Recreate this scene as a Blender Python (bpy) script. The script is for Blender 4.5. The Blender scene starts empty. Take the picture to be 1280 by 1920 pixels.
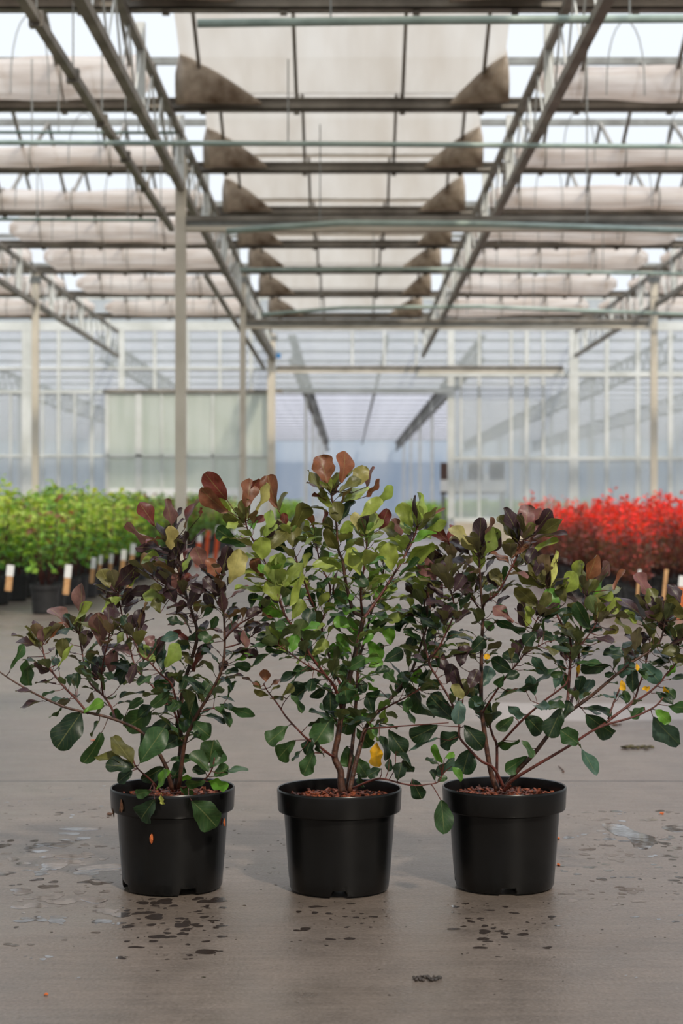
import bpy, math, random
from mathutils import Vector, Matrix
R = random.Random(7)
C = bpy.context.scene.collection
F = 3450.0            # focal length in pixels of the 1280x1920 frame
VX, VY = 652.0, 940.0 # where the level optical axis meets the picture
EYE = 0.873           # lens height above the concrete

def P(px, py, Y):
    """real-world point at distance Y behind the lens for a spot measured on the photograph"""
    return Vector(((px - VX) * Y / F, Y, EYE + (VY - py) * Y / F))

def srgb(r, g, b):
    f = lambda c: (c / 255 / 12.92) if c / 255 <= 0.04045 else ((c / 255 + 0.055) / 1.055) ** 2.4
    return (f(r), f(g), f(b), 1.0)

# ------------------------------------------------------------------ mesh builder
class MB:
    def __init__(s):
        s.v = []; s.f = []; s.col = []; s.luv = []
    def add(s, vs, fs, col=None, luv=None):
        n = len(s.v)
        s.v += [tuple(p) for p in vs]
        s.f += [tuple(i + n for i in q) for q in fs]
        if col is not None: s.col += [col] * len(vs)
        if luv is not None: s.luv += luv
        return s
    def box(s, x0, x1, y0, y1, z0, z1):
        return s.add([(x0,y0,z0),(x1,y0,z0),(x1,y1,z0),(x0,y1,z0),(x0,y0,z1),(x1,y0,z1),(x1,y1,z1),(x0,y1,z1)],
                     [(0,3,2,1),(4,5,6,7),(0,1,5,4),(1,2,6,5),(2,3,7,6),(3,0,4,7)])
    def bar(s, a, b, w, h=None):
        a = Vector(a); b = Vector(b); h = h or w
        d = (b - a).normalized()
        u = Vector((0,0,1)) if abs(d.z) < 0.9 else Vector((0,1,0))
        x = d.cross(u).normalized() * w / 2; y = x.cross(d).normalized() * h / 2
        return s.add([a-x-y,a+x-y,a+x+y,a-x+y,b-x-y,b+x-y,b+x+y,b-x+y],
                     [(0,3,2,1),(4,5,6,7),(0,1,5,4),(1,2,6,5),(2,3,7,6),(3,0,4,7)])
    def tube(s, pts, rad, n=8, caps=True, col=None):
        pts = [Vector(p) for p in pts]
        if not isinstance(rad, (list, tuple)): rad = [rad] * len(pts)
        vs = []; fs = []
        d0 = (pts[1] - pts[0]).normalized()
        x = d0.orthogonal().normalized()
        for i, p in enumerate(pts):
            d = (pts[min(i+1, len(pts)-1)] - pts[max(i-1, 0)]).normalized()
            x = (x - d * x.dot(d)).normalized(); y = d.cross(x)
            for k in range(n):
                a = 2 * math.pi * k / n
                vs.append(p + (x * math.cos(a) + y * math.sin(a)) * rad[i])
        for i in range(len(pts) - 1):
            for k in range(n):
                k2 = (k + 1) % n
                fs.append((i*n+k, i*n+k2, (i+1)*n+k2, (i+1)*n+k))
        if caps:
            fs.append(tuple(range(n-1, -1, -1))); m = (len(pts)-1)*n
            fs.append(tuple(range(m, m+n)))
        return s.add(vs, fs, col)
    def lathe(s, prof, n=48, c=(0,0,0), zmod=None):
        vs = []; fs = []
        for j, (r, z) in enumerate(prof):
            for k in range(n):
                a = 2 * math.pi * k / n
                zz = zmod(j, a, z) if zmod else z
                vs.append((c[0] + r*math.cos(a), c[1] + r*math.sin(a), c[2] + zz))
        for j in range(len(prof) - 1):
            for k in range(n):
                k2 = (k+1) % n
                fs.append((j*n+k, j*n+k2, (j+1)*n+k2, (j+1)*n+k))
        return s.add(vs, fs)
    def mesh(s, name, mat, o=(0,0,0), smooth=False, auto=None):
        me = bpy.data.meshes.new(name)
        me.from_pydata([(a-o[0], b-o[1], c-o[2]) for a, b, c in s.v], [], s.f)
        if s.col and len(s.col) == len(s.v):
            at = me.color_attributes.new('tint', 'FLOAT_COLOR', 'POINT')
            at.data.foreach_set('color', [c for q in s.col for c in q])
        if s.luv and len(s.luv) == len(s.v):
            at = me.attributes.new('blade', 'FLOAT_VECTOR', 'POINT')
            at.data.foreach_set('vector', [c for q in s.luv for c in q])
        if smooth:
            me.polygons.foreach_set('use_smooth', [True] * len(me.polygons))
            if auto is not None:
                me.set_sharp_from_angle(angle=math.radians(auto))
        me.materials.append(mat)
        return me
    def build(s, name, mat, parent=None, o=(0,0,0), smooth=False, auto=None, loc=None):
        ob = bpy.data.objects.new(name, s.mesh(name, mat, o, smooth, auto))
        C.objects.link(ob)
        if parent is not None: ob.parent = parent
        elif loc is None: ob.location = o
        if loc is not None: ob.location = loc
        return ob

def empty(name, loc=(0,0,0), rz=0):
    o = bpy.data.objects.new(name, None); C.objects.link(o)
    o.location = loc; o.rotation_euler.z = rz; o.empty_display_size = .1
    return o
def tag(o, label=None, cat=None, group=None, kind=None):
    if label: o['label'] = label
    if cat: o['category'] = cat
    if group: o['group'] = group
    if kind: o['kind'] = kind
    return o
def inst(name, me, parent=None, loc=(0,0,0)):
    o = bpy.data.objects.new(name, me); C.objects.link(o)
    o.location = loc
    if parent is not None: o.parent = parent
    return o
ORD = ['first','second','third','fourth','fifth','sixth','seventh','eighth','ninth','tenth','eleventh','twelfth','thirteenth',
       'fourteenth','fifteenth','sixteenth','seventeenth','eighteenth','nineteenth','twentieth']
def nth(i):
    if i < 20: return ORD[i]
    tens = {2:'twenty',3:'thirty',4:'forty',5:'fifty',6:'sixty'}
    n = i + 1
    return (tens[n//10] + '-' + ORD[n%10-1]) if n % 10 else tens[n//10][:-1] + 'ieth'

# ------------------------------------------------------------------ materials
def mat(name):
    m = bpy.data.materials.new(name); m.use_nodes = True
    nt = m.node_tree; nt.nodes.clear()
    out = nt.nodes.new('ShaderNodeOutputMaterial')
    return m, nt, out
def N(nt, t, **kw):
    n = nt.nodes.new(t)
    for k, v in kw.items():
        if k in n.inputs: n.inputs[k].default_value = v
        else: setattr(n, k, v)
    return n
def L(nt, a, b): nt.links.new(a, b)
def mixc(nt, fac, a, b, blend='MIX'):
    n = nt.nodes.new('ShaderNodeMix'); n.data_type = 'RGBA'; n.blend_type = blend
    for sock, val in ((n.inputs[0], fac), (n.inputs[6], a), (n.inputs[7], b)):
        if hasattr(val, 'is_linked'): nt.links.new(val, sock)
        else: sock.default_value = val
    return n.outputs[2]
def math_(nt, op, a, b=0.0, clamp=False):
    n = nt.nodes.new('ShaderNodeMath'); n.operation = op; n.use_clamp = clamp
    for i, v in enumerate((a, b)):
        if hasattr(v, 'is_linked'): nt.links.new(v, n.inputs[i])
        else: n.inputs[i].default_value = v
    return n.outputs[0]
def ramp(nt, fac, stops):
    n = nt.nodes.new('ShaderNodeValToRGB')
    e = n.color_ramp.elements
    e[0].position, e[0].color = stops[0]; e[1].position, e[1].color = stops[-1]
    for p, c in stops[1:-1]:
        q = e.new(p); q.color = c
    nt.links.new(fac, n.inputs[0])
    return n.outputs[0]
def simple(name, c1, c2, scale=8, rough=.5, metal=0.0, spec=.5, bump=0.0, detail=4, coords='Object'):
    m, nt, out = mat(name)
    tc = N(nt, 'ShaderNodeTexCoord')
    nz = N(nt, 'ShaderNodeTexNoise', Scale=scale, Detail=detail)
    L(nt, tc.outputs[coords], nz.inputs['Vector'])
    col = mixc(nt, ramp(nt, nz.outputs[0], [(.35,(0,0,0,1)),(.65,(1,1,1,1))]), c1, c2)
    b = N(nt, 'ShaderNodeBsdfPrincipled', Roughness=rough, Metallic=metal)
    b.inputs['Specular IOR Level'].default_value = spec
    L(nt, col, b.inputs['Base Color'])
    if bump:
        bp = N(nt, 'ShaderNodeBump', Strength=bump, Distance=.01)
        L(nt, nz.outputs[0], bp.inputs['Height']); L(nt, bp.outputs[0], b.inputs['Normal'])
    L(nt, b.outputs[0], out.inputs[0])
    return m
def film_mat(name, c1, c2, transl=.6, transp=0.0, scale=(1,1,1), nscale=3):
    """plastic film or dusty glass: part diffuse, part lets light through"""
    m, nt, out = mat(name)
    tc = N(nt, 'ShaderNodeTexCoord'); mp = N(nt, 'ShaderNodeMapping'); mp.inputs['Scale'].default_value = scale
    nz = N(nt, 'ShaderNodeTexNoise', Scale=nscale, Detail=5)
    L(nt, tc.outputs['Object'], mp.inputs[0]); L(nt, mp.outputs[0], nz.inputs['Vector'])
    col = mixc(nt, ramp(nt, nz.outputs[0], [(.3,(0,0,0,1)),(.7,(1,1,1,1))]), c1, c2)
    d = N(nt, 'ShaderNodeBsdfPrincipled', Roughness=.35); L(nt, col, d.inputs['Base Color'])
    t = N(nt, 'ShaderNodeBsdfTranslucent'); L(nt, col, t.inputs['Color'])
    mx = N(nt, 'ShaderNodeMixShader', Fac=transl); L(nt, d.outputs[0], mx.inputs[1]); L(nt, t.outputs[0], mx.inputs[2])
    sh = mx.outputs[0]
    if transp:
        tr = N(nt, 'ShaderNodeBsdfTransparent')
        m2 = N(nt, 'ShaderNodeMixShader', Fac=transp); L(nt, sh, m2.inputs[1]); L(nt, tr.outputs[0], m2.inputs[2]); sh = m2.outputs[0]
    L(nt, sh, out.inputs[0])
    return m

M = {}
M['galv'] = simple('galvanised steel', srgb(150,152,148), srgb(122,122,118), 5, .45, .35)
M['galvdark'] = simple('weathered steel', srgb(146,140,130), srgb(112,106,97), 3, .55, .2)
M['paint'] = simple('white painted aluminium', srgb(214,216,212), srgb(190,192,186), 2, .5)
M['cream'] = simple('cream painted post', srgb(216,207,190), srgb(190,181,163), 1.5, .55)
M['pipe'] = simple('pale green pipe', srgb(164,180,170), srgb(138,154,144), 4, .4)
M['greenpipe'] = simple('dark green pipe', srgb(98,118,108), srgb(78,98,88), 4, .4)
M['film'] = film_mat('greenhouse film', srgb(206,199,188), srgb(190,180,166), .72, .06, (1,.2,.2), 4)
M['roll'] = film_mat('rolled film', srgb(255,250,245), srgb(200,182,166), .6, .24, (.3,4,4), 3)
M['brownfilm'] = film_mat('brown gathered film', srgb(226,212,194), srgb(104,82,58), .4, 0, (1,1,1), 4)
M['farfilm'] = film_mat('far roof film', srgb(222,221,227), srgb(206,205,212), .8, .14)
M['glass'] = film_mat('dusty glass', srgb(222,227,223), srgb(206,213,211), .6, .60, (1,1,.3), 2)
M['doorglass'] = film_mat('ribbed polycarbonate', srgb(230,234,224), srgb(214,221,208), .5, .22, (3,1,.3), 2)
M['bluewall'] = film_mat('bluish far wall sheet', srgb(226,230,234), srgb(196,208,220), .6, 0, (.6,1,.2), 1)
M['concretecurb'] = simple('pale concrete curb', srgb(196,184,164), srgb(172,160,142), 6, .85, bump=.2)
M['black'] = simple('black plastic', (.005,.005,.005,1), (.007,.007,.007,1), 20, .27, spec=.36)
M['potback'] = simple('black pot plastic dull', (.012,.012,.012,1), (.02,.02,.02,1), 20, .5)
M['white'] = simple('white card', srgb(236,236,232), srgb(222,222,218), 30, .6)
M['wood'] = simple('label stick wood', srgb(206,166,116), srgb(180,130,84), 40, .7)
M['orange'] = simple('orange card', srgb(226,96,44), srgb(206,80,36), 30, .6)
M['brown'] = simple('brown panel', srgb(82,58,50), srgb(64,46,40), 6, .6)
M['dead'] = simple('dry brown leaf', srgb(96,60,36), srgb(60,40,26), 60, .8)
M['deadorange'] = simple('dry orange leaf', srgb(206,110,56), srgb(170,84,40), 60, .8)
M['moss'] = simple('dry mossy debris', srgb(84,76,40), srgb(48,40,26), 80, .9)
M['smear'] = simple('wet dirt smear', srgb(58,48,42), srgb(44,38,34), 60, .6)
M['bluepart'] = simple('blue plastic', srgb(40,130,190), srgb(30,110,170), 6, .5)

def stem_mat(name, c1, c2):
    return simple(name, c1, c2, 90, .5, bump=.3)
M['stem'] = stem_mat('red brown bark', srgb(104,50,42), srgb(76,44,36))
M['trunk'] = stem_mat('brown bark', srgb(92,58,42), srgb(54,37,30))

def leaf_mat(name, rough=.4, transl=.22, back=.3, spec=.38):
    m, nt, out = mat(name)
    a = N(nt, 'ShaderNodeAttribute', attribute_name='tint'); b = N(nt, 'ShaderNodeAttribute', attribute_name='blade')
    sp = N(nt, 'ShaderNodeSeparateXYZ'); L(nt, b.outputs['Vector'], sp.inputs[0])
    t, u = sp.outputs[0], sp.outputs[1]
    au = math_(nt, 'ABSOLUTE', u)
    mid = math_(nt, 'LESS_THAN', au, .045)
    ph = math_(nt, 'FRACT', math_(nt, 'SUBTRACT', math_(nt, 'MULTIPLY', t, 7.0), math_(nt, 'MULTIPLY', au, 2.6)))
    side = math_(nt, 'LESS_THAN', ph, .13)
    tc = N(nt, 'ShaderNodeTexCoord'); nz = N(nt, 'ShaderNodeTexNoise', Scale=60, Detail=3); L(nt, tc.outputs['Object'], nz.inputs['Vector'])
    var = ramp(nt, nz.outputs[0], [(.3,(.72,.72,.72,1)),(.7,(1.25,1.25,1.25,1))])
    c = mixc(nt, 1.0, a.outputs['Color'], var, 'MULTIPLY')
    pale = mixc(nt, .5, a.outputs['Color'], srgb(150,150,96))
    c = mixc(nt, math_(nt, 'MULTIPLY', side, .16), c, pale)
    c = mixc(nt, math_(nt, 'MULTIPLY', mid, .55), c, pale)
    g = N(nt, 'ShaderNodeNewGeometry')
    c = mixc(nt, math_(nt, 'MULTIPLY', g.outputs['Backfacing'], back), c, srgb(140,142,96))
    p = N(nt, 'ShaderNodeBsdfPrincipled', Roughness=rough); p.inputs['Specular IOR Level'].default_value = spec
    L(nt, c, p.inputs['Base Color'])
    bp = N(nt, 'ShaderNodeBump', Strength=.35, Distance=.002)
    L(nt, math_(nt, 'ADD', math_(nt, 'MULTIPLY', side, -.5), nz.outputs[0]), bp.inputs['Height']); L(nt, bp.outputs[0], p.inputs['Normal'])
    tl = N(nt, 'ShaderNodeBsdfTranslucent')
    L(nt, mixc(nt, 1.0, c, (1.5,1.45,.8,1), 'MULTIPLY'), tl.inputs['Color'])
    mx = N(nt, 'ShaderNodeMixShader', Fac=transl); L(nt, p.outputs[0], mx.inputs[1]); L(nt, tl.outputs[0], mx.inputs[2])
    L(nt, mx.outputs[0], out.inputs[0])
    return m
M['leaf'] = leaf_mat('smoke bush leaf')
M['bgleaf'] = leaf_mat('bed shrub leaf', .5, .35, .1)

def bark_mat():
    m, nt, out = mat('bark mulch')
    tc = N(nt, 'ShaderNodeTexCoord')
    vo = N(nt, 'ShaderNodeTexVoronoi', Scale=110); L(nt, tc.outputs['Object'], vo.inputs['Vector'])
    sp = N(nt, 'ShaderNodeSeparateColor'); L(nt, vo.outputs['Color'], sp.inputs[0])
    c = ramp(nt, sp.outputs[0], [(0, srgb(40,20,14)), (.5, srgb(104,46,26)), (1, srgb(150,78,44))])
    b = N(nt, 'ShaderNodeBsdfPrincipled', Roughness=.75); L(nt, c, b.inputs['Base Color'])
    bp = N(nt, 'ShaderNodeBump', Strength=.8, Distance=.006); L(nt, sp.outputs[1], bp.inputs['Height']); L(nt, bp.outputs[0], b.inputs['Normal'])
    L(nt, b.outputs[0], out.inputs[0])
    return m
M['bark'] = bark_mat()

def floor_mat():
    m, nt, out = mat('damp concrete')
    tc = N(nt, 'ShaderNodeTexCoord'); co = tc.outputs['Object']
    def noise(s, d=5, sc=(1,1,1), r=.55):
        mp = N(nt, 'ShaderNodeMapping'); mp.inputs['Scale'].default_value = sc
        n = N(nt, 'ShaderNodeTexNoise', Scale=s, Detail=d, Roughness=r); L(nt, co, mp.inputs[0]); L(nt, mp.outputs[0], n.inputs['Vector']); return n.outputs[0]
    big = noise(1.1, 6); fine = noise(140, 3); mid = noise(9, 6, (1,.6,1), .65); streak = noise(6, 4, (1,8,1))
    c = mixc(nt, ramp(nt, big, [(.36,(0,0,0,1)),(.64,(1,1,1,1))]), srgb(76,66,58), srgb(104,91,80))
    c = mixc(nt, .55, c, ramp(nt, mid, [(.3, srgb(62,54,48)), (.7, srgb(119,105,94))]))
    c = mixc(nt, .28, c, ramp(nt, fine, [(.3, srgb(66,59,54)), (.7, srgb(166,154,144))]))
    c = mixc(nt, .2, c, ramp(nt, streak, [(.35, srgb(76,68,63)), (.65, srgb(132,120,110))]))
    sx = N(nt, 'ShaderNodeSeparateXYZ'); L(nt, co, sx.inputs[0])
    # slab joint across the path
    j = math_(nt, 'LESS_THAN', math_(nt, 'ABSOLUTE', math_(nt, 'SUBTRACT', math_(nt, 'FRACT', math_(nt, 'DIVIDE', math_(nt, 'SUBTRACT', sx.outputs[1], 3.24), 5.0)), .5)), .0016)
    c = mixc(nt, math_(nt, 'MULTIPLY', j, .85), c, srgb(40,36,33))
    # a paler band of concrete further back on the right
    bd = math_(nt, 'MULTIPLY', math_(nt, 'SUBTRACT', .36, math_(nt, 'ABSOLUTE', math_(nt, 'SUBTRACT', math_(nt, 'ADD', sx.outputs[1], math_(nt, 'MULTIPLY', big, .3)), 7.8)), True), 12.0, True)
    bd = math_(nt, 'MULTIPLY', bd, math_(nt, 'MULTIPLY', math_(nt, 'SUBTRACT', sx.outputs[0], .35), 3.0, True), True)
    c = mixc(nt, math_(nt, 'MULTIPLY', bd, .3), c, srgb(196,188,184))
    rough = math_(nt, 'ADD', .27, math_(nt, 'MULTIPLY', mid, .3))
    damp = ramp(nt, noise(1.6, 4, (.6,1.5,1)), [(.42,(0,0,0,1)),(.6,(1,1,1,1))])
    rough = math_(nt, 'SUBTRACT', rough, math_(nt, 'MULTIPLY', damp, .1))
    b = N(nt, 'ShaderNodeBsdfPrincipled'); b.inputs['Specular IOR Level'].default_value = .45
    L(nt, c, b.inputs['Base Color']); L(nt, rough, b.inputs['Roughness'])
    bp = N(nt, 'ShaderNodeBump', Strength=.35, Distance=.003)
    L(nt, math_(nt, 'ADD', fine, mid), bp.inputs['Height']); L(nt, bp.outputs[0], b.inputs['Normal'])
    L(nt, b.outputs[0], out.inputs[0])
    return m
M['floor'] = floor_mat()
def water_mat():
    m, nt, out = mat('thin water film')
    tc = N(nt, 'ShaderNodeTexCoord'); nz = N(nt, 'ShaderNodeTexNoise', Scale=30, Detail=2); L(nt, tc.outputs['Object'], nz.inputs['Vector'])
    b = N(nt, 'ShaderNodeBsdfPrincipled', Roughness=.03); b.inputs['Specular IOR Level'].default_value = 1.0; b.inputs['Base Color'].default_value = srgb(58,50,46)
    bp = N(nt, 'ShaderNodeBump', Strength=.03, Distance=.002); L(nt, nz.outputs[0], bp.inputs['Height']); L(nt, bp.outputs[0], b.inputs['Normal'])
    L(nt, b.outputs[0], out.inputs[0])
    return m
M['water'] = water_mat()

# ------------------------------------------------------------------ leaves
TINT = {k: srgb(*v) for k, v in dict(
    G=(52,80,44), D=(32,54,34), B=(66,92,80), L=(134,150,70), K=(86,132,44), O=(96,94,50), P=(62,42,48),
    Q=(116,80,78), M=(100,48,44), R=(122,76,54), Y=(240,182,40), E=(158,148,92), C=(206,206,110)).items()}
def tint(code, rnd):
    c = TINT[code]; k = rnd.uniform(.8, 1.22)
    return (c[0]*k*rnd.uniform(.92,1.08), c[1]*k, c[2]*k*rnd.uniform(.9,1.1), 1.0)
def leaf(mb, base, axis, normal, ln, wd, col, rnd, curl=.15, fold=.22, nl=8, shape='obovate', wave=.13):
    axis = axis.normalized(); normal = (normal - axis * normal.dot(axis)).normalized(); side = axis.cross(normal)
    vs = []; fs = []; luv = []
    us = (-1, -.55, 0, .55, 1)
    ph = rnd.uniform(0, 6.28); fr = rnd.uniform(8, 15); tw = rnd.uniform(-.35, .35)
    mixk = rnd.uniform(.45, 1.0) if shape == 'obovate' else 0
    for i in range(nl + 1):
        t = 1 - (1 - i / nl) ** 1.3
        if shape == 'obovate':
            w = mixk * (t ** .85) * max(0.0, 1 - t ** 5) ** .5 * 1.25 + (1 - mixk) * max(0.0, math.sin(math.pi * t ** .84)) ** .72
        else:
            w = math.sin(math.pi * t ** .85) ** .8
        if i == nl: w = .22 if shape == 'obovate' else .1
        if i == 0: w = .05
        c = base + axis * (ln * (t - .04 * curl * t * t)) - normal * (curl * ln * t * t)
        s2 = side * math.cos(tw * t) + normal * math.sin(tw * t); n2 = normal * math.cos(tw * t) - side * math.sin(tw * t)
        for u in us:
            e = 1 + (wave * .8 * math.sin(fr * t + ph + u)) * abs(u)
            off = abs(u) ** 1.3 * fold * w * wd * .5 + (wave * wd * .8 * math.sin(fr * .8 * t + ph + 2.2 * u)) * abs(u)
            vs.append(c + s2 * (u * w * wd * .5 * e) + n2 * off)
            luv.append((t, u, 0.0))
    m = len(us)
    for i in range(nl):
        for k in range(m - 1):
            fs.append((i*m+k, i*m+k+1, (i+1)*m+k+1, (i+1)*m+k))
    mb.add(vs, fs, col, luv)
# ================================================================== the three smoke bushes in front
# stems: list of (x, y, depth offset in cm) traced on the photograph, then base and tip radius in mm
STEMS = {
1: [
 ([(322,1480,0),(312,1440,-1),(290,1400,-2),(260,1369,-3),(203,1345,-5),(132,1329,-7),(91,1313,-8),(61,1298,-9),(20,1274,-9),(-8,1254,-9)],5.5,1.6,'bare'),
 ([(165,1338,-6),(142,1310,-4),(122,1290,-3),(101,1264,-2),(87,1241,-1),(81,1222,0),(78,1204,0)],3,1.6,'left'),
 ([(215,1348,-4),(209,1327,0),(193,1304,3),(168,1280,5),(158,1245,6),(152,1212,7),(148,1185,7)],3.2,1.6,'left'),
 ([(193,1304,3),(190,1270,1),(194,1238,-2),(202,1205,-4),(206,1185,-5)],2.4,1.4,'left'),
 ([(338,1420,2),(331,1345,4),(309,1315,6),(295,1298,7),(277,1276,8),(258,1258,9),(250,1240,10),(240,1199,11),(228,1150,11),(220,1110,11)],3.2,1.6,'mid'),
 ([(336,1350,0),(329,1309,-4),(319,1280,-6),(299,1262,-8),(279,1240,-9),(262,1227,-10),(250,1195,-10)],2.8,1.5,'mid'),
 ([(328,1480,1),(338,1410,1),(339,1363,1),(342,1294,2),(356,1245,2),(370,1193,2),(363,1158,2),(352,1125,1),(342,1095,1),(332,1062,0),(322,1042,0),(318,1020,0)],6,2,'mid'),
 ([(335,1478,-2),(346,1394,-4),(360,1359,-5),(372,1335,-6),(390,1307,-7),(409,1272,-8),(417,1248,-8),(421,1215,-8),(420,1156,-8),(416,1120,-8),(412,1085,-8)],5,2,'right'),
 ([(420,1215,-8),(453,1205,-6),(476,1189,-5),(488,1178,-5)],2,1.2,'right'),
 ([(421,1200,-8),(430,1188,-10),(449,1170,-11),(474,1156,-12),(489,1147,-12)],2.4,1.4,'right'),
 ([(300,1483,-4),(282,1462,-6),(262,1445,-8),(252,1432,-9),(248,1415,-9)],2.6,1.4,'low'),
 ([(335,1482,-3),(360,1470,-7),(385,1460,-8),(398,1440,-9),(402,1420,-9)],2.6,1.4,'low'),
 ([(352,1125,1),(320,1105,6),(296,1092,9),(285,1080,10)],2,1.2,'mid'),
 ([(372,1335,-6),(400,1328,-8),(425,1322,-9)],1.5,1,'right'),
],
2: [
 ([(641,1484,0),(639,1465,0),(638,1445,0),(627,1419,0),(633,1384,0),(640,1340,0),(650,1290,-1),(663,1237,-1),(676,1182,-1),(680,1157,-1),(663,1147,-1),(655,1121,-1),(647,1086,-1),(642,1051,-1),(634,1030,-1),(630,979,-1),(623,941,-1),(620,922,-1)],9,2,'top'),
 ([(680,1157,-1),(676,1116,-4),(680,1080,-6),(686,1040,-7),(688,1005,-7)],3,1.5,'top'),
 ([(678,1165,-1),(699,1135,2),(717,1110,3),(736,1080,4),(750,1058,5),(762,1036,6),(773,1015,7),(782,988,7)],4,1.8,'right'),
 ([(655,1484,2),(664,1440,3),(676,1395,4),(687,1362,5),(706,1336,6),(730,1312,7),(752,1286,8),(770,1262,9),(785,1220,10),(798,1180,11),(806,1140,11),(800,1100,11)],6.5,2,'right'),
 ([(650,1482,5),(660,1400,7),(666,1330,8),(670,1270,8),(672,1240,8),(686,1191,8),(695,1150,8),(712,1105,8),(720,1060,8)],5,2,'top'),
 ([(627,1419,0),(617,1414,-3),(596,1398,-5),(574,1384,-7),(560,1370,-8),(537,1345,-8),(525,1327,-8),(515,1313,-8),(501,1295,-8),(494,1282,-8)],3.2,1.3,'bare'),
 ([(527,1330,-8),(531,1319,-9),(543,1303,-10)],1.2,.9,'bare'),
 ([(640,1330,0),(628,1290,-4),(609,1265,-7),(582,1229,-9),(566,1200,-10),(550,1178,-11),(533,1151,-11),(523,1125,-11),(514,1090,-11)],4,1.8,'left'),
 ([(609,1265,-7),(594,1257,-10),(572,1245,-12),(540,1222,-13),(517,1206,-14)],2.2,1.1,'left'),
 ([(645,1300,0),(620,1240,5),(602,1174,7),(611,1145,8),(619,1107,8),(613,1084,8),(602,1062,8),(592,1020,8)],3.4,1.5,'left'),
 ([(604,1180,7),(594,1150,4),(582,1123,2),(566,1078,0),(559,1060,0),(550,1031,0),(545,1008,0)],2.8,1.5,'left'),
 ([(533,1151,-11),(515,1095,-8),(500,1060,-6),(475,1014,-5),(464,992,-5),(460,978,-5)],2.4,1.5,'left'),
 ([(678,1392,4),(687,1368,0),(721,1364,-3),(771,1360,-5),(815,1357,-6),(841,1355,-6)],2.2,1.1,'bare'),
 ([(660,1478,-3),(700,1462,-6),(722,1461,-8),(752,1469,-9),(779,1473,-10),(799,1471,-10),(820,1467,-10),(828,1455,-10)],2.6,1.2,'bare'),
 ([(808,1470,-10),(816,1482,-11),(826,1500,-11)],1.4,1,'low'),
 ([(706,1336,6),(740,1318,4),(765,1305,3),(790,1290,2)],2.4,1.2,'right'),
 ([(770,1262,9),(800,1240,12),(815,1205,13),(812,1165,14),(790,1148,14),(764,1154,14)],2.4,1.2,'right'),
],
3: [
 ([(932,1480,0),(922,1455,0),(913,1410,0),(907,1366,0),(902,1322,0),(902,1246,0),(903,1202,0),(905,1150,0),(901,1105,0),(899,1070,0),(898,1040,0)],7,2.2,'mid'),
 ([(904,1140,0),(911,1127,-2),(929,1116,-3),(942,1096,-4),(951,1079,-4),(968,1045,-4),(984,1005,-4)],3,1.8,'mid'),
 ([(905,1336,0),(909,1328,-3),(924,1305,-5),(946,1272,-7),(966,1248,-8),(981,1228,-8),(990,1208,-8),(999,1179,-8),(1010,1155,-8)],2.8,1.3,'mid'),
 ([(981,1228,-8),(1003,1215,-10),(1025,1203,-11)],1.6,1,'mid'),
 ([(945,1478,-4),(925,1440,-6),(902,1427,-8),(878,1403,-9),(861,1381,-9),(860,1355,-8),(845,1315,-6),(820,1272,-5),(804,1241,-5),(819,1219,-5),(832,1195,-5),(851,1150,-5),(848,1120,-5),(838,1088,-5)],3.6,1.6,'left'),
 ([(860,1355,-8),(866,1325,-11),(868,1305,-12)],1.8,1.2,'left'),
 ([(934,1482,3),(931,1456,3),(931,1399,3),(924,1380,3),(917,1358,3)],4,2.6,'mid'),
 ([(931,1400,3),(936,1396,2),(974,1355,-3),(1000,1331,-5),(1024,1311,-6),(1052,1290,-7),(1063,1276,-7),(1074,1229,-7),(1106,1187,-7),(1122,1160,-7)],3.2,1.5,'right'),
 ([(945,1480,-2),(968,1447,-4),(1000,1414,-5),(1030,1375,-6),(1061,1340,-6),(1105,1307,-6),(1136,1281,-6),(1162,1259,-6),(1188,1239,-6),(1219,1220,-5),(1238,1200,-5),(1246,1165,-5)],6,2,'right'),
 ([(1061,1340,-6),(1064,1309,-4),(1068,1255,-3),(1069,1200,-3),(1055,1175,-3),(1043,1150,-3),(1030,1112,-3),(1022,1085,-3)],4,1.8,'right'),
 ([(1066,1335,-5),(1072,1309,0),(1081,1276,2),(1085,1222,2),(1087,1194,2),(1092,1150,2),(1100,1110,2)],4,1.8,'right'),
 ([(945,1482,-5),(960,1463,-7),(1000,1438,-9),(1066,1399,-11),(1122,1364,-12),(1188,1344,-12),(1227,1325,-12),(1243,1307,-12)],4.5,1.6,'bare'),
 ([(1122,1364,-12),(1144,1349,-8),(1179,1322,-6),(1210,1303,-6),(1236,1281,-6),(1247,1266,-6),(1268,1240,-6),(1272,1205,-6)],3.2,1.5,'right'),
 ([(1146,1346,-8),(1186,1314,-4),(1197,1287,-3),(1206,1261,-3),(1216,1215,-3),(1222,1160,-3)],2.8,1.4,'right'),
 ([(1140,1348,-8),(1150,1318,-6),(1162,1290,-5)],2.4,2,'right'),
 ([(905,1150,0),(880,1115,5),(862,1080,7),(850,1045,8)],2.4,1.4,'left'),
 ([(804,1241,-5),(795,1200,4),(792,1160,8),(800,1110,9),(808,1060,9)],2.4,1.4,'left'),
],
}
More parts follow.
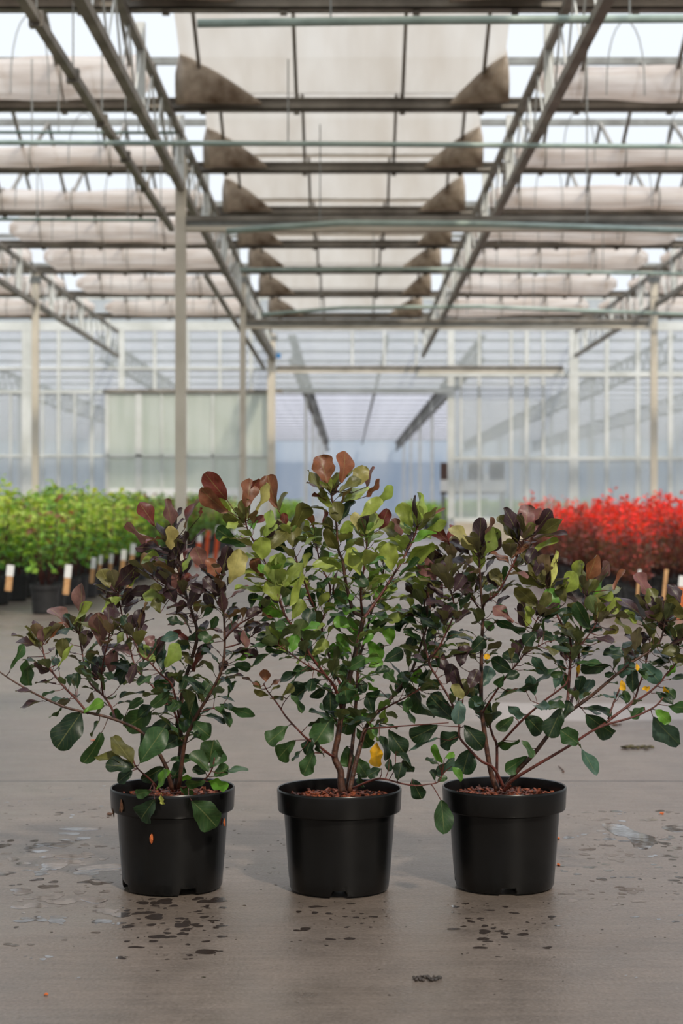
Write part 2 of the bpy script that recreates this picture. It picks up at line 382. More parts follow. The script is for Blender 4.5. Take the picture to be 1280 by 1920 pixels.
LEAVES = {
1: '''290 986 266 946 29 M;322 989 316 940 20 Q;326 990 334 955 14 P;347 990 358 937 23 M;300 1026 240 988 26 Q;316 1036 264 1014 18 P;319 1030 321 990 22 E;332 1042 347 1000 14 P
318 1060 272 1042 22 L;342 1072 358 1035 20 L;306 1127 271 1116 26 L;360 1020 376 990 7 P;375 968 376 953 6 M;386 1072 368 1030 30 Q;415 1076 429 1030 29 P;430 1094 453 1040 26 E;410 1086 394 1050 21 R;406 1112 384 1085 22 P
350 1112 320 1085 26 P;388 1108 360 1098 18 P;418 1156 415 1112 20 P;262 1183 262 1146 24 P;206 1102 188 1068 28 O;216 1102 252 1066 26 P;240 1102 257 1074 9 L;242 1112 276 1104 24 P;192 1148 218 1118 23 L
152 1150 150 1099 28 Q;140 1171 168 1132 20 L;132 1180 101 1137 25 Q;88 1206 112 1168 17 R;81 1206 72 1178 17 Q;77 1213 54 1186 18 O;190 1211 186 1156 36 Q;216 1214 241 1166 17 L;158 1216 162 1184 26 P;120 1237 118 1200 26 O
110 1250 132 1213 10 L;160 1247 173 1210 16 K;206 1262 214 1220 27 Q;52 1232 50 1282 29 G;20 1253 42 1214 10 G;64 1242 88 1259 12 P;60 1299 32 1293 10 P;80 1314 43 1328 12 P;115 1327 94 1347 11 G
152 1337 112 1393 52 D;157 1336 189 1317 23 K;218 1328 217 1352 25 G;186 1352 167 1377 12 G;190 1374 172 1428 20 G;283 1334 236 1364 46 G;318 1352 274 1402 50 D;368 1300 350 1349 38 D;372 1311 393 1282 25 G;361 1354 390 1376 35 G
438 1246 467 1251 18 G;441 1239 471 1227 13 K;420 1263 444 1257 15 D;417 1268 437 1289 8 B;404 1325 433 1356 17 G;412 1320 471 1341 11 G;290 1240 262 1214 24 L;292 1237 306 1194 15 P;286 1213 277 1195 21 Q;310 1251 336 1214 16 L
362 1259 381 1222 15 M;360 1250 348 1222 18 O;378 1228 394 1208 17 D;319 1280 290 1284 18 G;318 1297 292 1323 19 G;322 1312 336 1326 19 G;460 1158 486 1140 18 P;437 1180 456 1197 22 P;472 1187 502 1170 17 P
250 1438 187 1408 17 O;252 1438 214 1386 29 O;250 1440 207 1430 30 D;248 1445 222 1464 20 D;262 1430 302 1372 44 G;308 1438 272 1460 21 D;320 1425 353 1417 17 G;316 1402 346 1387 19 G;295 1480 311 1444 18 K;332 1455 356 1463 12 K
338 1475 359 1491 16 G;322 1460 341 1434 30 D;392 1430 400 1391 44 G;392 1446 361 1414 25 G;392 1440 416 1413 28 G;420 1448 459 1436 14 G;390 1465 426 1471 16 K;400 1456 426 1439 25 G;386 1450 364 1440 17 D;385 1465 350 1473 13 G
302 1487 303 1506 8 C -15;360 1502 408 1551 48 G -17;290 1499 261 1538 38 D -17;284 1482 255 1493 17 G -15;300 1345 330 1310 20 D;240 1330 262 1310 18 G;300 1405 330 1385 26 D;350 1200 385 1180 20 B;345 1170 318 1160 18 D;300 1200 330 1190 20 B;320 1218 350 1205 22 B;215 1268 240 1245 26 D;225 1285 232 1262 18 D
270 1158 240 1172 14 P;330 1150 345 1128 16 P;300 1150 290 1125 20 O;380 1158 398 1140 14 G;396 1180 405 1158 14 G;322 1070 326 1030 22 P;335 1085 352 1050 24 P;318 1100 300 1068 26 P;345 1115 330 1078 26 Q;338 1060 322 1032 20 P;330 1130 312 1100 24 P;352 1140 370 1108 22 P;310 1128 290 1100 22 O;230 1135 246 1108 24 P;222 1140 205 1112 22 P;398 1120 420 1095 22 P;400 1140 385 1112 20 P;265 1125 285 1100 20 P;340 1100 352 1075 18 M;400 1205 378 1188 20 G''',
2: '''613 906 602 857 43 R;640 905 652 852 27 R;642 902 664 868 8 O;668 911 681 876 31 E;687 913 699 878 13 Q;612 936 578 888 24 O;622 931 626 902 18 Q;636 921 673 901 23 O;645 941 685 906 29 L;686 931 714 905 12 R
622 951 600 925 15 L;632 979 630 944 31 O;636 983 659 941 20 D;676 969 711 938 29 L;705 946 736 920 12 L;772 989 752 948 28 L;786 981 794 929 24 L;782 976 770 936 8 P;790 984 824 949 5 R;702 981 692 954 19 M;712 992 725 958 23 M;688 986 682 964 17 P
672 999 668 964 21 E;685 1001 713 968 29 L;640 1009 656 981 23 L;645 1031 687 999 20 L;752 1019 723 983 27 O;752 1010 742 974 15 Q;760 1036 766 999 16 P;770 1019 809 995 20 K;800 993 834 981 12 L;758 1056 806 1020 20 L;735 1069 728 1023 34 L
715 1040 689 1051 21 L;676 1079 654 1033 36 L;642 1063 599 1054 23 L;590 1019 563 983 25 L;622 1001 610 971 20 O;606 986 613 958 9 M;590 991 582 964 14 R;588 1018 562 1057 17 D;632 1031 609 999 19 O;690 1099 664 1079 26 G;736 1078 694 1086 14 L;740 1091 773 1074 15 L
426 938 387 893 30 M;427 959 379 928 22 R;461 951 471 901 29 R;470 922 483 899 12 M;519 952 499 896 31 R;480 959 505 912 14 E;522 956 533 924 14 O;435 966 410 930 10 L;458 989 423 967 19 O;474 979 495 971 17 M;457 969 454 948 7 M
496 1006 515 961 22 L;494 1011 519 979 16 P;530 1006 522 974 21 O;460 1025 408 997 18 G;493 1049 490 1011 37 L;540 1036 507 1004 28 D;535 986 532 964 15 M;548 1001 571 949 22 O;550 1027 548 989 29 O;495 1085 471 1050 27 R;512 1076 527 1040 18 L;530 1096 499 1060 25 L;532 1105 555 1056 23 L
522 1128 504 1091 33 L;499 1109 446 1099 17 L;542 1136 573 1083 18 L;548 1161 566 1128 26 L;533 1153 486 1137 18 K;560 1121 589 1102 16 L;633 1138 641 1108 34 G;625 1113 628 1069 8 M;535 1201 484 1187 26 L;540 1223 514 1194 26 L;545 1223 553 1193 22 K;538 1223 499 1220 9 G
575 1196 607 1174 12 L;585 1229 611 1204 23 L;615 1243 656 1202 30 K;572 1257 529 1274 19 D;602 1275 549 1301 33 D;618 1293 620 1329 31 D;645 1274 650 1317 43 G;665 1284 669 1310 9 K;612 1285 587 1311 14 D;530 1304 548 1286 14 O;545 1303 566 1333 18 G
498 1278 496 1258 20 R;487 1288 458 1269 10 R;490 1292 478 1280 12 O;508 1285 527 1270 14 R;503 1303 478 1298 8 O;509 1293 525 1287 5 O;506 1309 529 1310 10 O;541 1360 505 1389 32 G;553 1388 519 1422 34 G;565 1407 550 1425 10 D;585 1384 572 1413 26 D;588 1410 570 1451 29 G;588 1412 574 1441 16 L
622 1344 594 1386 46 G;660 1332 645 1370 40 G;576 1361 597 1348 10 D;594 1390 601 1421 14 D;712 1380 733 1421 23 D;728 1369 756 1409 36 D;678 1335 705 1387 21 K;668 1364 691 1399 25 G;650 1399 652 1434 32 G;665 1421 686 1453 29 G;672 1450 679 1473 14 D;715 1441 691 1454 21 D
730 1422 728 1443 12 D;745 1463 752 1434 27 D;742 1409 773 1429 14 D;755 1425 773 1446 15 D;772 1461 790 1499 25 D;827 1500 832 1557 33 G;829 1431 809 1403 11 K;833 1421 851 1415 10 K;822 1433 799 1425 11 D;812 1451 851 1427 16 B;846 1437 867 1459 13 K;815 1463 811 1444 12 D;820 1465 836 1457 12 G
722 1327 719 1354 14 L;712 1294 689 1316 23 D;712 1356 743 1362 12 D;732 1209 730 1180 27 K;758 1168 713 1185 14 B;690 1202 713 1233 21 K;690 1251 715 1239 20 K;785 1250 782 1279 29 K;742 1281 724 1257 24 G;675 1273 680 1296 23 D;690 1280 703 1300 12 K;768 1281 797 1350 28 D
795 1206 765 1187 13 L;742 1144 707 1134 11 L;718 1113 741 1099 16 L;700 1123 721 1103 20 K;690 1165 723 1171 14 G;655 1175 630 1160 24 K;640 1225 618 1215 22 K;690 1220 720 1215 18 G;640 1250 615 1246 18 G;700 1340 690 1310 20 D;650 1255 680 1235 24 G;745 1300 758 1262 24 D;700 1262 726 1252 16 D;600 1240 575 1222 20 G;720 1240 752 1222 26 D;760 1225 775 1200 24 D;790 1170 800 1140 22 D''',
3: '''972 1011 955 956 23 P;983 996 991 949 34 Q;1000 996 1013 957 19 Q;998 999 1031 964 20 P;1005 1003 1051 981 23 O;1000 1011 1054 993 16 P;970 1016 938 973 25 O;1000 1036 1037 1009 14 L;958 1046 989 1017 25 R;958 1061 931 1031 19 R;898 1025 900 975 29 P;886 1034 861 988 27 E
908 1021 923 975 12 Q;908 1043 931 995 26 L;901 1069 895 1026 29 L;915 1041 939 1004 13 P;842 1021 853 986 20 M;840 1016 813 988 21 M;818 1087 788 1050 33 Q;832 1092 830 1062 21 Q;824 1101 788 1081 17 O;852 1061 825 1054 16 G;880 1041 849 1016 20 P;835 1051 799 1029 17 P;848 1056 848 1024 13 O
1022 1101 989 1039 34 O;1031 1103 1044 1039 10 C;1026 1101 1030 1048 20 P;960 1061 1009 1099 19 O;1008 1136 970 1103 26 O;1045 1149 1031 1108 28 K;1045 1121 1077 1082 22 L;1090 1111 1081 1056 21 L;1100 1089 1116 1046 25 R;1110 1096 1142 1060 20 Q;1150 1106 1169 1071 12 R;1105 1126 1136 1088 20 K
1110 1121 1157 1093 22 O;1128 1146 1166 1133 19 L;1115 1131 1146 1117 13 L;1106 1179 1081 1135 23 G;1115 1166 1126 1133 22 O;1218 1119 1194 1079 29 Q;1220 1143 1222 1106 27 O;1207 1161 1168 1115 18 P;1255 1141 1263 1110 24 O;1275 1131 1261 1096 20 P;1285 1161 1253 1128 22 O
1192 1169 1173 1146 19 L;1186 1191 1153 1163 21 O;1208 1161 1239 1154 14 O;1250 1191 1240 1153 26 P;1262 1193 1282 1179 14 L;998 1231 1021 1259 21 B;975 1241 946 1226 21 D;960 1259 922 1240 21 D;945 1267 931 1286 18 G;948 1271 971 1264 18 D;985 1294 932 1301 14 G;970 1291 1009 1287 14 D
982 1339 1014 1371 35 D;952 1323 977 1343 15 B;962 1344 936 1367 20 G;890 1334 933 1349 16 B;870 1360 901 1397 36 D;862 1374 826 1396 34 D;880 1404 868 1447 43 D;820 1360 774 1386 33 D;820 1384 771 1407 8 B;862 1314 858 1352 26 B;850 1350 806 1310 34 D;988 1418 950 1442 28 G;974 1388 939 1403 13 G
978 1388 1001 1413 18 G;1053 1328 1029 1374 36 D;1056 1346 1071 1319 16 D;1098 1339 1147 1377 27 D;1085 1395 1053 1370 33 G;1085 1396 1116 1445 25 B;1224 1344 1268 1395 29 B;1228 1331 1253 1351 22 K;1250 1323 1288 1329 16 G;1208 1326 1184 1343 16 G;1166 1291 1179 1315 18 G;1242 1289 1266 1306 21 G
1144 1248 1092 1251 17 D;1190 1244 1161 1264 27 B;1204 1244 1234 1275 29 B;1152 1262 1135 1267 11 D;1248 1268 1263 1251 13 K;1175 1233 1136 1221 16 D;1172 1226 1147 1211 14 B;963 1166 928 1140 23 Q;985 1176 971 1133 23 P;985 1179 991 1141 13 L;922 1159 972 1187 16 D;1005 1184 984 1207 25 D
1030 1155 1007 1144 16 D;905 1165 923 1179 18 G;1050 1249 1009 1273 11 G;1056 1262 1035 1266 12 G;905 1300 882 1285 26 D;905 1330 884 1310 28 D;868 1310 850 1285 20 E;868 1305 872 1275 20 O;866 1305 885 1280 18 O;868 1300 850 1262 18 P;880 1290 895 1258 24 P;842 1262 822 1232 26 P;838 1282 848 1250 26 P;862 1250 868 1215 26 P
880 1225 905 1200 26 D;850 1230 880 1215 20 P;1240 1225 1270 1215 22 O;1255 1235 1285 1235 18 O;1230 1250 1262 1236 16 O;1215 1215 1235 1200 18 O;1120 1205 1150 1195 16 O;830 1120 810 1090 26 P;815 1140 795 1112 26 P;850 1110 868 1080 24 P;870 1100 885 1066 24 O;800 1160 778 1140 24 D;826 1165 845 1140 24 P;880 1120 862 1092 24 P;860 1160 840 1135 24 D;890 1110 910 1082 22 O;940 1100 925 1070 24 O;985 1060 1000 1030 22 P;975 1040 960 1012 22 P;780 1120 765 1092 22 P;1000 1080 1015 1052 20 P;1060 1130 1048 1100 20 O;1230 1150 1214 1122 22 P;1130 1190 1155 1178 16 E;1050 1190 1072 1180 16 G;1040 1200 1020 1190 18 D''',
}
YELLOW = {
 1: [],
 2: [(706,1391,706,1437,28,'yellow leaf hanging low at the right of the stems'),(624,1166,636,1172,9,'small yellow leaf among the green ones')],
 3: [(1165,1275,1168,1294,15,'orange yellow leaf near the right tips'),(1203,1290,1219,1292,10,None),(1084,1266,1086,1246,10,'yellow leaf on the upright stem'),
     (906,1233,918,1230,14,'yellow leaf beside the middle stem'),(1192,1243,1196,1257,9,None),(1244,1287,1252,1302,8,None)],
}
BASES = {1: (323.5, 4.164), 2: (636.0, 4.147), 3: (945.0, 4.175)}
PLANT_LABEL = {
 1: 'potted smoke bush with purple top leaves and leaves drooping over the left pot rim',
 2: 'tallest potted smoke bush, lime green leaves and one yellow leaf hanging low',
 3: 'potted smoke bush with bare red brown stems spreading widely to the right'}

def stem_pts(data, Y):
    pts = [P(x, y, Y + d / 100) for x, y, d in data]
    out = []
    for i in range(len(pts) - 1):                     # Catmull-Rom through the traced points
        p0, p1, p2, p3 = pts[max(i-1,0)], pts[i], pts[i+1], pts[min(i+2, len(pts)-1)]
        for k in range(4):
            t = k / 4
            out.append(.5 * ((2*p1) + (p2-p0)*t + (2*p0-5*p1+4*p2-p3)*t*t + (3*p1-p0-3*p2+p3)*t**3))
    out.append(pts[-1])
    return out

def auto_tint(n, py, rnd):
    if n == 1:
        pool = 'PPPQPMP' if py < 1130 else ('PPQPODPM' if py < 1235 else ('GDDPDB' if py < 1310 else 'GDDGGD'))
    elif n == 2:
        pool = 'OOLRML' if py < 1000 else ('LLOLKG' if py < 1130 else ('KGLGGD' if py < 1250 else 'GGDDK'))
    else:
        pool = 'PPQPPOM' if py < 1090 else ('PPDPGPO' if py < 1180 else ('DGDOPD' if py < 1270 else 'DGDB'))
    return rnd.choice(pool)

def pot_profile():
    return [(.0,.006),(.100,.006),(.110,.004),(.1125,.010),(.114,.03),(.1195,.10),(.1245,.172),(.1255,.176),(.137,.178),(.1385,.182),(.1405,.222),(.1405,.226),(.139,.2285),(.1365,.227),(.1350,.21),(.1335,.18),(.12,.17)]
def build_pot(name, parent, rz, notch_n=4):
    mb = MB()
    def zmod(j, a, z):
        if j in (1, 2, 3):
            q = ((a + rz) / (2*math.pi) * notch_n) % 1.0
            if abs(q - .5) < .105: return z + (.013 if j > 1 else .012)
        return z
    mb.lathe(pot_profile(), 144, (0,0,0), zmod)
    return mb.build(name, M['black'], parent, smooth=True, auto=32)

def bark_mesh(name, parent, seed):
    rnd = random.Random(seed); mb = MB()
    rings = 14; n = 40; vs = [(0,0,.206)]; fs = []
    for j in range(1, rings+1):
        r = .1335 * j / rings
        for k in range(n):
            a = 2*math.pi*k/n
            vs.append((r*math.cos(a), r*math.sin(a), .2075 - .010*(j/rings)**2 + rnd.uniform(-.003,.003)))
    for k in range(n): fs.append((0, 1+k, 1+(k+1)%n))
    for j in range(rings-1):
        for k in range(n):
            fs.append((1+j*n+k, 1+(j+1)*n+k, 1+(j+1)*n+(k+1)%n, 1+j*n+(k+1)%n))
    mb.add(vs, fs)
    for _ in range(420):                              # loose bark chips
        r = .128*math.sqrt(rnd.random()); a = rnd.uniform(0,6.283)
        c = Vector((r*math.cos(a), r*math.sin(a), .209 - .010*(r/.1335)**2 + rnd.uniform(0,.003)))
        d = Vector((rnd.uniform(-1,1), rnd.uniform(-1,1), rnd.uniform(-.35,.35))).normalized()
        ln = rnd.uniform(.004,.013)
        mb.bar(c-d*ln, c+d*ln, rnd.uniform(.003,.008), rnd.uniform(.0015,.004))
    o = mb.build(name, M['bark'], parent); o['kind'] = 'stuff'
    return o

def petiole(mb, a, b, rnd, r=.0009):
    m = (a + b) / 2 + Vector((rnd.uniform(-1,1), rnd.uniform(-1,1), rnd.uniform(-1.5,.3))) * (b-a).length * .1
    mb.tube([a, m, b], [r*1.15, r, r*.8], 5, False)

def aim_leaf(mb, base, tip, w, col, rnd, toward=1.0):
    """leaf from base to tip whose blade, seen from the path in front, is about w wide"""
    ax = tip - base; ln = ax.length
    ax = ax + Vector((0, rnd.uniform(-.35, .35) * ln, 0))
    real = max(w, min(.72 * ln, w * 1.8))
    roll = math.acos(max(.35, min(1, w / real))) * rnd.choice((-1, 1))
    nrm = Vector((rnd.uniform(-.2,.2), -1, rnd.uniform(.1,.55))) * toward
    a = ax.normalized(); nrm = (nrm - a*nrm.dot(a)).normalized()
    nrm = Matrix.Rotation(roll, 3, a) @ nrm
    leaf(mb, base, ax, nrm, ax.length, real, col, rnd, curl=rnd.uniform(-.05,.3), fold=rnd.uniform(.05,.45), nl=10)

def smoke_bush(n):
    rnd = random.Random(100 + n)
    bx, Y = BASES[n]; s = Y / F
    o = Vector(((bx - VX) * s, Y, 0))
    root = empty('potted_smoke_bush', o); tag(root, PLANT_LABEL[n], 'plant', 'potted smoke bushes on the concrete path')
    pot = build_pot('pot', root, {1: 1.93, 2: 2.36, 3: 2.36}[n])
    bark_mesh('bark_mulch', root, n)
    stems = []
    for data, r0, r1, habit in STEMS[n]:
        pts = stem_pts(data, Y); px = [((p.x / p.y * F + VX), VY - (p.z - EYE) / p.y * F) for p in pts]
        stems.append(dict(pts=pts, px=px, r0=r0/1000, r1=r1/1000, wood=MB(), lf=MB(), habit=habit))
    for i, st in enumerate(stems):
        k = len(st['pts']); rad = [st['r0'] + (st['r1'] - st['r0']) * (j/(k-1))**.8 for j in range(k)]
        st['wood'].tube(st['pts'], rad, 8)
    def nearest(x, y, below=True):
        best = None
        for si, st in enumerate(stems):
            for j, (a, b) in enumerate(st['px']):
                d = math.hypot(a - x, b - y) + (0 if b >= y - 4 else 9) + (0 if j > 2 else 30)
                if best is None or d < best[0]: best = (d, si, j)
        return best
    rows = [q.split() for q in LEAVES[n].replace('\n', ';').split(';') if q.strip()]
    for q in rows:
        x0, y0, x1, y1, w = map(float, q[:5])
        d, si, j = nearest(x0, y0); st = stems[si]; anchor = st['pts'][j]
        yy = anchor.y + rnd.uniform(-.035, .02)
        if len(q) > 6: yy = Y + float(q[6]) / 100
        b = P(x0, y0, yy); t = P(x1, y1, yy)
        if d > 4: petiole(st['wood'], anchor, b, rnd, .0010)
        aim_leaf(st['lf'], b, b + (t - b) * 1.1, w * s * 1.2, tint(q[5], rnd), rnd)
    # smaller leaves along every stem, out to all sides
    for si, st in enumerate(stems):
        if st['habit'] == 'bare': continue
        pts = st['pts']; acc = 0.0; ang = rnd.uniform(0, 6.28); tot = sum((pts[j+1]-pts[j]).length for j in range(len(pts)-1)); run = 0.0
        for j in range(1, len(pts)):
            seg = (pts[j]-pts[j-1]).length; acc += seg; run += seg
            py = st['px'][j][1]
            bare = {1: 1395, 2: 1372, 3: 1330}[n]
            if py > bare or run < .04: continue
            step = .0098 if py < bare - 70 else .02
            if n == 3 and py > 1255 : step = .04
            while acc > step:
                acc -= step; ang += 2.4 + rnd.uniform(-.4,.4)
                d = (pts[j]-pts[j-1]).normalized(); x = d.orthogonal().normalized(); y = d.cross(x)
                out = (x*math.cos(ang) + y*math.sin(ang))
                out = (out + d * rnd.uniform(.3,.9) + Vector((0,0,rnd.uniform(-.1,.5)))).normalized()
                b = pts[j] + out * rnd.uniform(.012,.03)
                petiole(st['wood'], pts[j], b, rnd, .0008)
                ln = rnd.uniform(.032,.062) * (1 if run > .1 else .8); wd = ln * rnd.uniform(.56,.76)
                ax = (out + Vector((rnd.uniform(-.4,.4), rnd.uniform(-.4,.4), rnd.uniform(-.5,.45)))).normalized()
                nr = Vector((rnd.uniform(-.6,.6), rnd.uniform(-.6,.3), 1))
                if ax.z > .6: nr = Vector((-out.x, -out.y, .6)) + Vector((rnd.uniform(-.5,.5), rnd.uniform(-.5,.5), 0))
                leaf(st['lf'], b, ax, nr, ln, wd, tint(auto_tint(n, py, rnd), rnd), rnd, curl=rnd.uniform(0,.35), fold=rnd.uniform(.05,.4), nl=6)
        # whorl at the tip
        if tot > .12:
            d = (pts[-1]-pts[-3]).normalized(); x = d.orthogonal().normalized(); y = d.cross(x); py = st['px'][-1][1]
            if py < 1400:
                for q in range(5):
                    ang += 1.26; out = (x*math.cos(ang)+y*math.sin(ang)); ax = (d + out*rnd.uniform(.35,.9)).normalized()
                    b = pts[-1] - d*rnd.uniform(0,.02) + ax*.012; petiole(st['wood'], pts[-1]-d*.006, b, rnd, .0008)
                    ln = rnd.uniform(.038,.058)
                    leaf(st['lf'], b, ax, -out + Vector((0,0,.4)), ln, ln*rnd.uniform(.56,.74), tint(auto_tint(n, py, rnd), rnd), rnd, curl=rnd.uniform(-.1,.15), nl=6)
    for i, st in enumerate(stems):
        w = st['wood'].build('stem', M['trunk'] if st['r0'] > .0045 else M['stem'], root, o, smooth=True)
        if st['lf'].v: st['lf'].build('leaves', M['leaf'], w, o, smooth=True)
    for x0, y0, x1, y1, w, lab in YELLOW[n]:
        d, si, j = nearest(x0, y0); yy = stems[si]['pts'][j].y - .03
        mb = MB(); aim_leaf(mb, P(x0,y0,yy), P(x1,y1,yy), w*s, TINT['Y'], rnd)
        q = mb.build('yellow_leaf', M['leaf'], root, o, smooth=True)
        if lab: q['label'] = lab
    return root, pot, o
bushes = {n: smoke_bush(n) for n in (1, 2, 3)}

# dry leaf scraps stuck on the left pot
def scrap(mb, c, rx, rz_, rnd, up=Vector((0,0,1)), nrm=Vector((0,-1,0)), th=.0015):
    """a crumpled little blade with real thickness"""
    side = nrm.cross(up).normalized(); n = 9
    ring = []
    for k in range(n):
        a = 2*math.pi*k/n; k_ = rnd.uniform(.75,1.1)
        ring.append(c + side*math.cos(a)*rx*k_ + up*math.sin(a)*rz_*k_ + nrm*rnd.uniform(0,.0035))
    vs = [c + nrm*.004] + ring + [p - nrm*th for p in ring]
    fs = [(0,1+k,1+(k+1)%n) for k in range(n)] + [(1+(k+1)%n,1+k,1+n+k,1+n+(k+1)%n) for k in range(n)] + [tuple(range(n*2, n, -1))]
    mb.add(vs, fs)
r1, p1, o1 = bushes[1]
for px, py, rad, hx, hz, m_, lab in ((235,1512,.1412,.007,.017,'dead','dry brown leaf stuck to the pot rim'),(216,1520,.136,.004,.016,'dead',None),(294,1572,.1235,.0045,.011,'deadorange','small orange leaf stuck to the pot wall'),(424,1542,.1255,.004,.009,'deadorange',None)):
    x = (px - 323.5) * (4.164 - rad*.8) / F
    x = max(-rad*.995, min(rad*.995, x)); yl = -math.sqrt(rad*rad - x*x); nr = Vector((x, yl, 0)).normalized()
    Yp = 4.164 + yl; z = EYE + (VY - py) * Yp / F
    mb = MB(); scrap(mb, Vector((x, yl, z)), hx, hz, R, nrm=nr)
    q = mb.build('stuck_leaf', M[m_], r1, smooth=False)
    if lab: q['label'] = lab
# ================================================================== the greenhouse
HG = EYE + 3.585                       # underside of the gutters
Z0, DZ = 13.48, 3.123
ZG = [F * 3.585 / (940 - y) for y in (20, 208, 324, 404, 465, 513, 557, 597)]
TX = [-8.02, -4.82, -1.62, 1.57, 4.77, 7.97]   # trellis girders run away from the camera on these lines
WALL = 38.9; FAR = 112.0

fl = MB(); fl.add([(-30,-8,0),(30,-8,0),(30,118,0),(-30,118,0)], [(0,1,2,3)])
fl.box(-30,30,-8,118,-.12,-.001)
tag(fl.build('floor', M['floor']), 'damp grey brown concrete floor with a slab joint and water spots', 'floor', kind='structure')

# ---- gutters with their roof bars
def bay_name(b):
    return ['outermost bay on the left','second bay left of the centre','bay just left of the centre','closed centre bay','bay just right of the centre','second bay right of the centre','outermost bay on the right'][b]
RISE = .70
def slope(i, s):                        # point on the far slope of the span in front of gutter i, s metres before it
    return ZG[i] - s, HG + .13 + s * RISE / (DZ/2)
for i, z in enumerate(ZG):
    g = MB()
    for (y0,y1,z0,z1) in ((-.07,.07,0,.012),(-.07,-.058,0,.10),(.058,.07,0,.10),(-.11,-.058,.088,.10),(.058,.11,.088,.10)):
        g.box(-9.6, 9.6, z+y0, z+y1, HG+z0, HG+z1)
    root = g.build('roof_gutter', M['galvdark'], None, (0, z, HG))
    tag(root, f'dark galvanised roof gutter across the house, {nth(i)} from the front', 'gutter', 'roof gutters across the greenhouse')
    o = Vector((0, z, HG))
    xs = [-8.9,-7.9,-7.1,-6.2,-5.4,-4.3,-3.5,-2.6,-1.95,-1.33,-.47,.5,1.22,2.1,2.95,3.8,4.5,5.4,6.3,7.2,8.1,9.0]
    for x in xs:
        b = MB(); y1, h1 = slope(i, DZ/2)
        b.bar((x, z-.05, HG+.12), (x, y1, h1), .03, .045); b.bar((x, y1, h1), (x, z-DZ+.05, HG+.12), .03, .045)
        b.box(x-.025, x+.025, z-.03, z+.03, HG-.03, HG)
        b.build('roof_bar', M['galvdark'], root, o)
    b = MB(); y1, h1 = slope(i, DZ/2); b.box(-9.6, 9.6, y1-.03, y1+.03, h1-.02, h1+.05); b.build('ridge_bar', M['galv'], root, o)

# ---- centre bay: film drawn over the roof; side bays: film gathered into long rolls on the gutters
def wob(x, k): return math.sin(1.7*x+k) * .5 + math.sin(4.3*x+2.1*k) * .3 + math.sin(9.7*x+.7*k) * .2
for i, z in enumerate(ZG):
    f = MB(); nx, ny = 28, 10; vs = []; fs = []
    xa, xb = -1.50, 1.40
    for side_ in (0, 1):
        n0 = len(vs)
        for a in range(ny+1):
            s = (DZ/2) * a/ny
            for b in range(nx+1):
                x = xa + (xb-xa)*b/nx
                yy, hh = slope(i, s)
                if side_: yy = z - DZ + s
                sag = .012*math.sin(x*21) + .02*math.sin(x*3+i)
                vs.append((x, yy, hh + .035 + sag*math.sin(math.pi*a/ny)))
        for a in range(ny):
            for b in range(nx):
                fs.append((n0+a*(nx+1)+b, n0+a*(nx+1)+b+1, n0+(a+1)*(nx+1)+b+1, n0+(a+1)*(nx+1)+b))
    f.add(vs, fs)
    o = Vector((0, z, HG))
    root = f.build('roof_film', M['film'], None, o, smooth=True)
    tag(root, f'pale film closing the centre bay above the {nth(i)} gutter from the front', 'roof film', 'film panels over the centre bay')
    for sx, hw in ((-1, R.uniform(.3,.4)), (1, R.uniform(.22,.36))):
        # gathered end of the film, mottled pale to brown, in the corner over the gutter
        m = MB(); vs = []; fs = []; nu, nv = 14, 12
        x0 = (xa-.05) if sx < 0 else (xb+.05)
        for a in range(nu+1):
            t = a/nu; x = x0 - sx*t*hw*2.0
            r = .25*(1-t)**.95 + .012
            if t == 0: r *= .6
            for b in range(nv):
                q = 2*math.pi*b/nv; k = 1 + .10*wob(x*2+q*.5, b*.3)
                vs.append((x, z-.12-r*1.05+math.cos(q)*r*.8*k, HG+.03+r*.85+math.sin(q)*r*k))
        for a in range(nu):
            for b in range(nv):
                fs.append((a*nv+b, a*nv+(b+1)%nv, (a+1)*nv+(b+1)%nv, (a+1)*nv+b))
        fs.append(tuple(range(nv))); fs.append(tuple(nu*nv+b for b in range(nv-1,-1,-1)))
        m.add(vs, fs); q = m.build('gathered_end', M['brownfilm'], root, o, smooth=True); q['label'] = 'brown bunched end of the film'
ROLLR = [.17,.17,.105,.13,.17,.17,.17,.17]
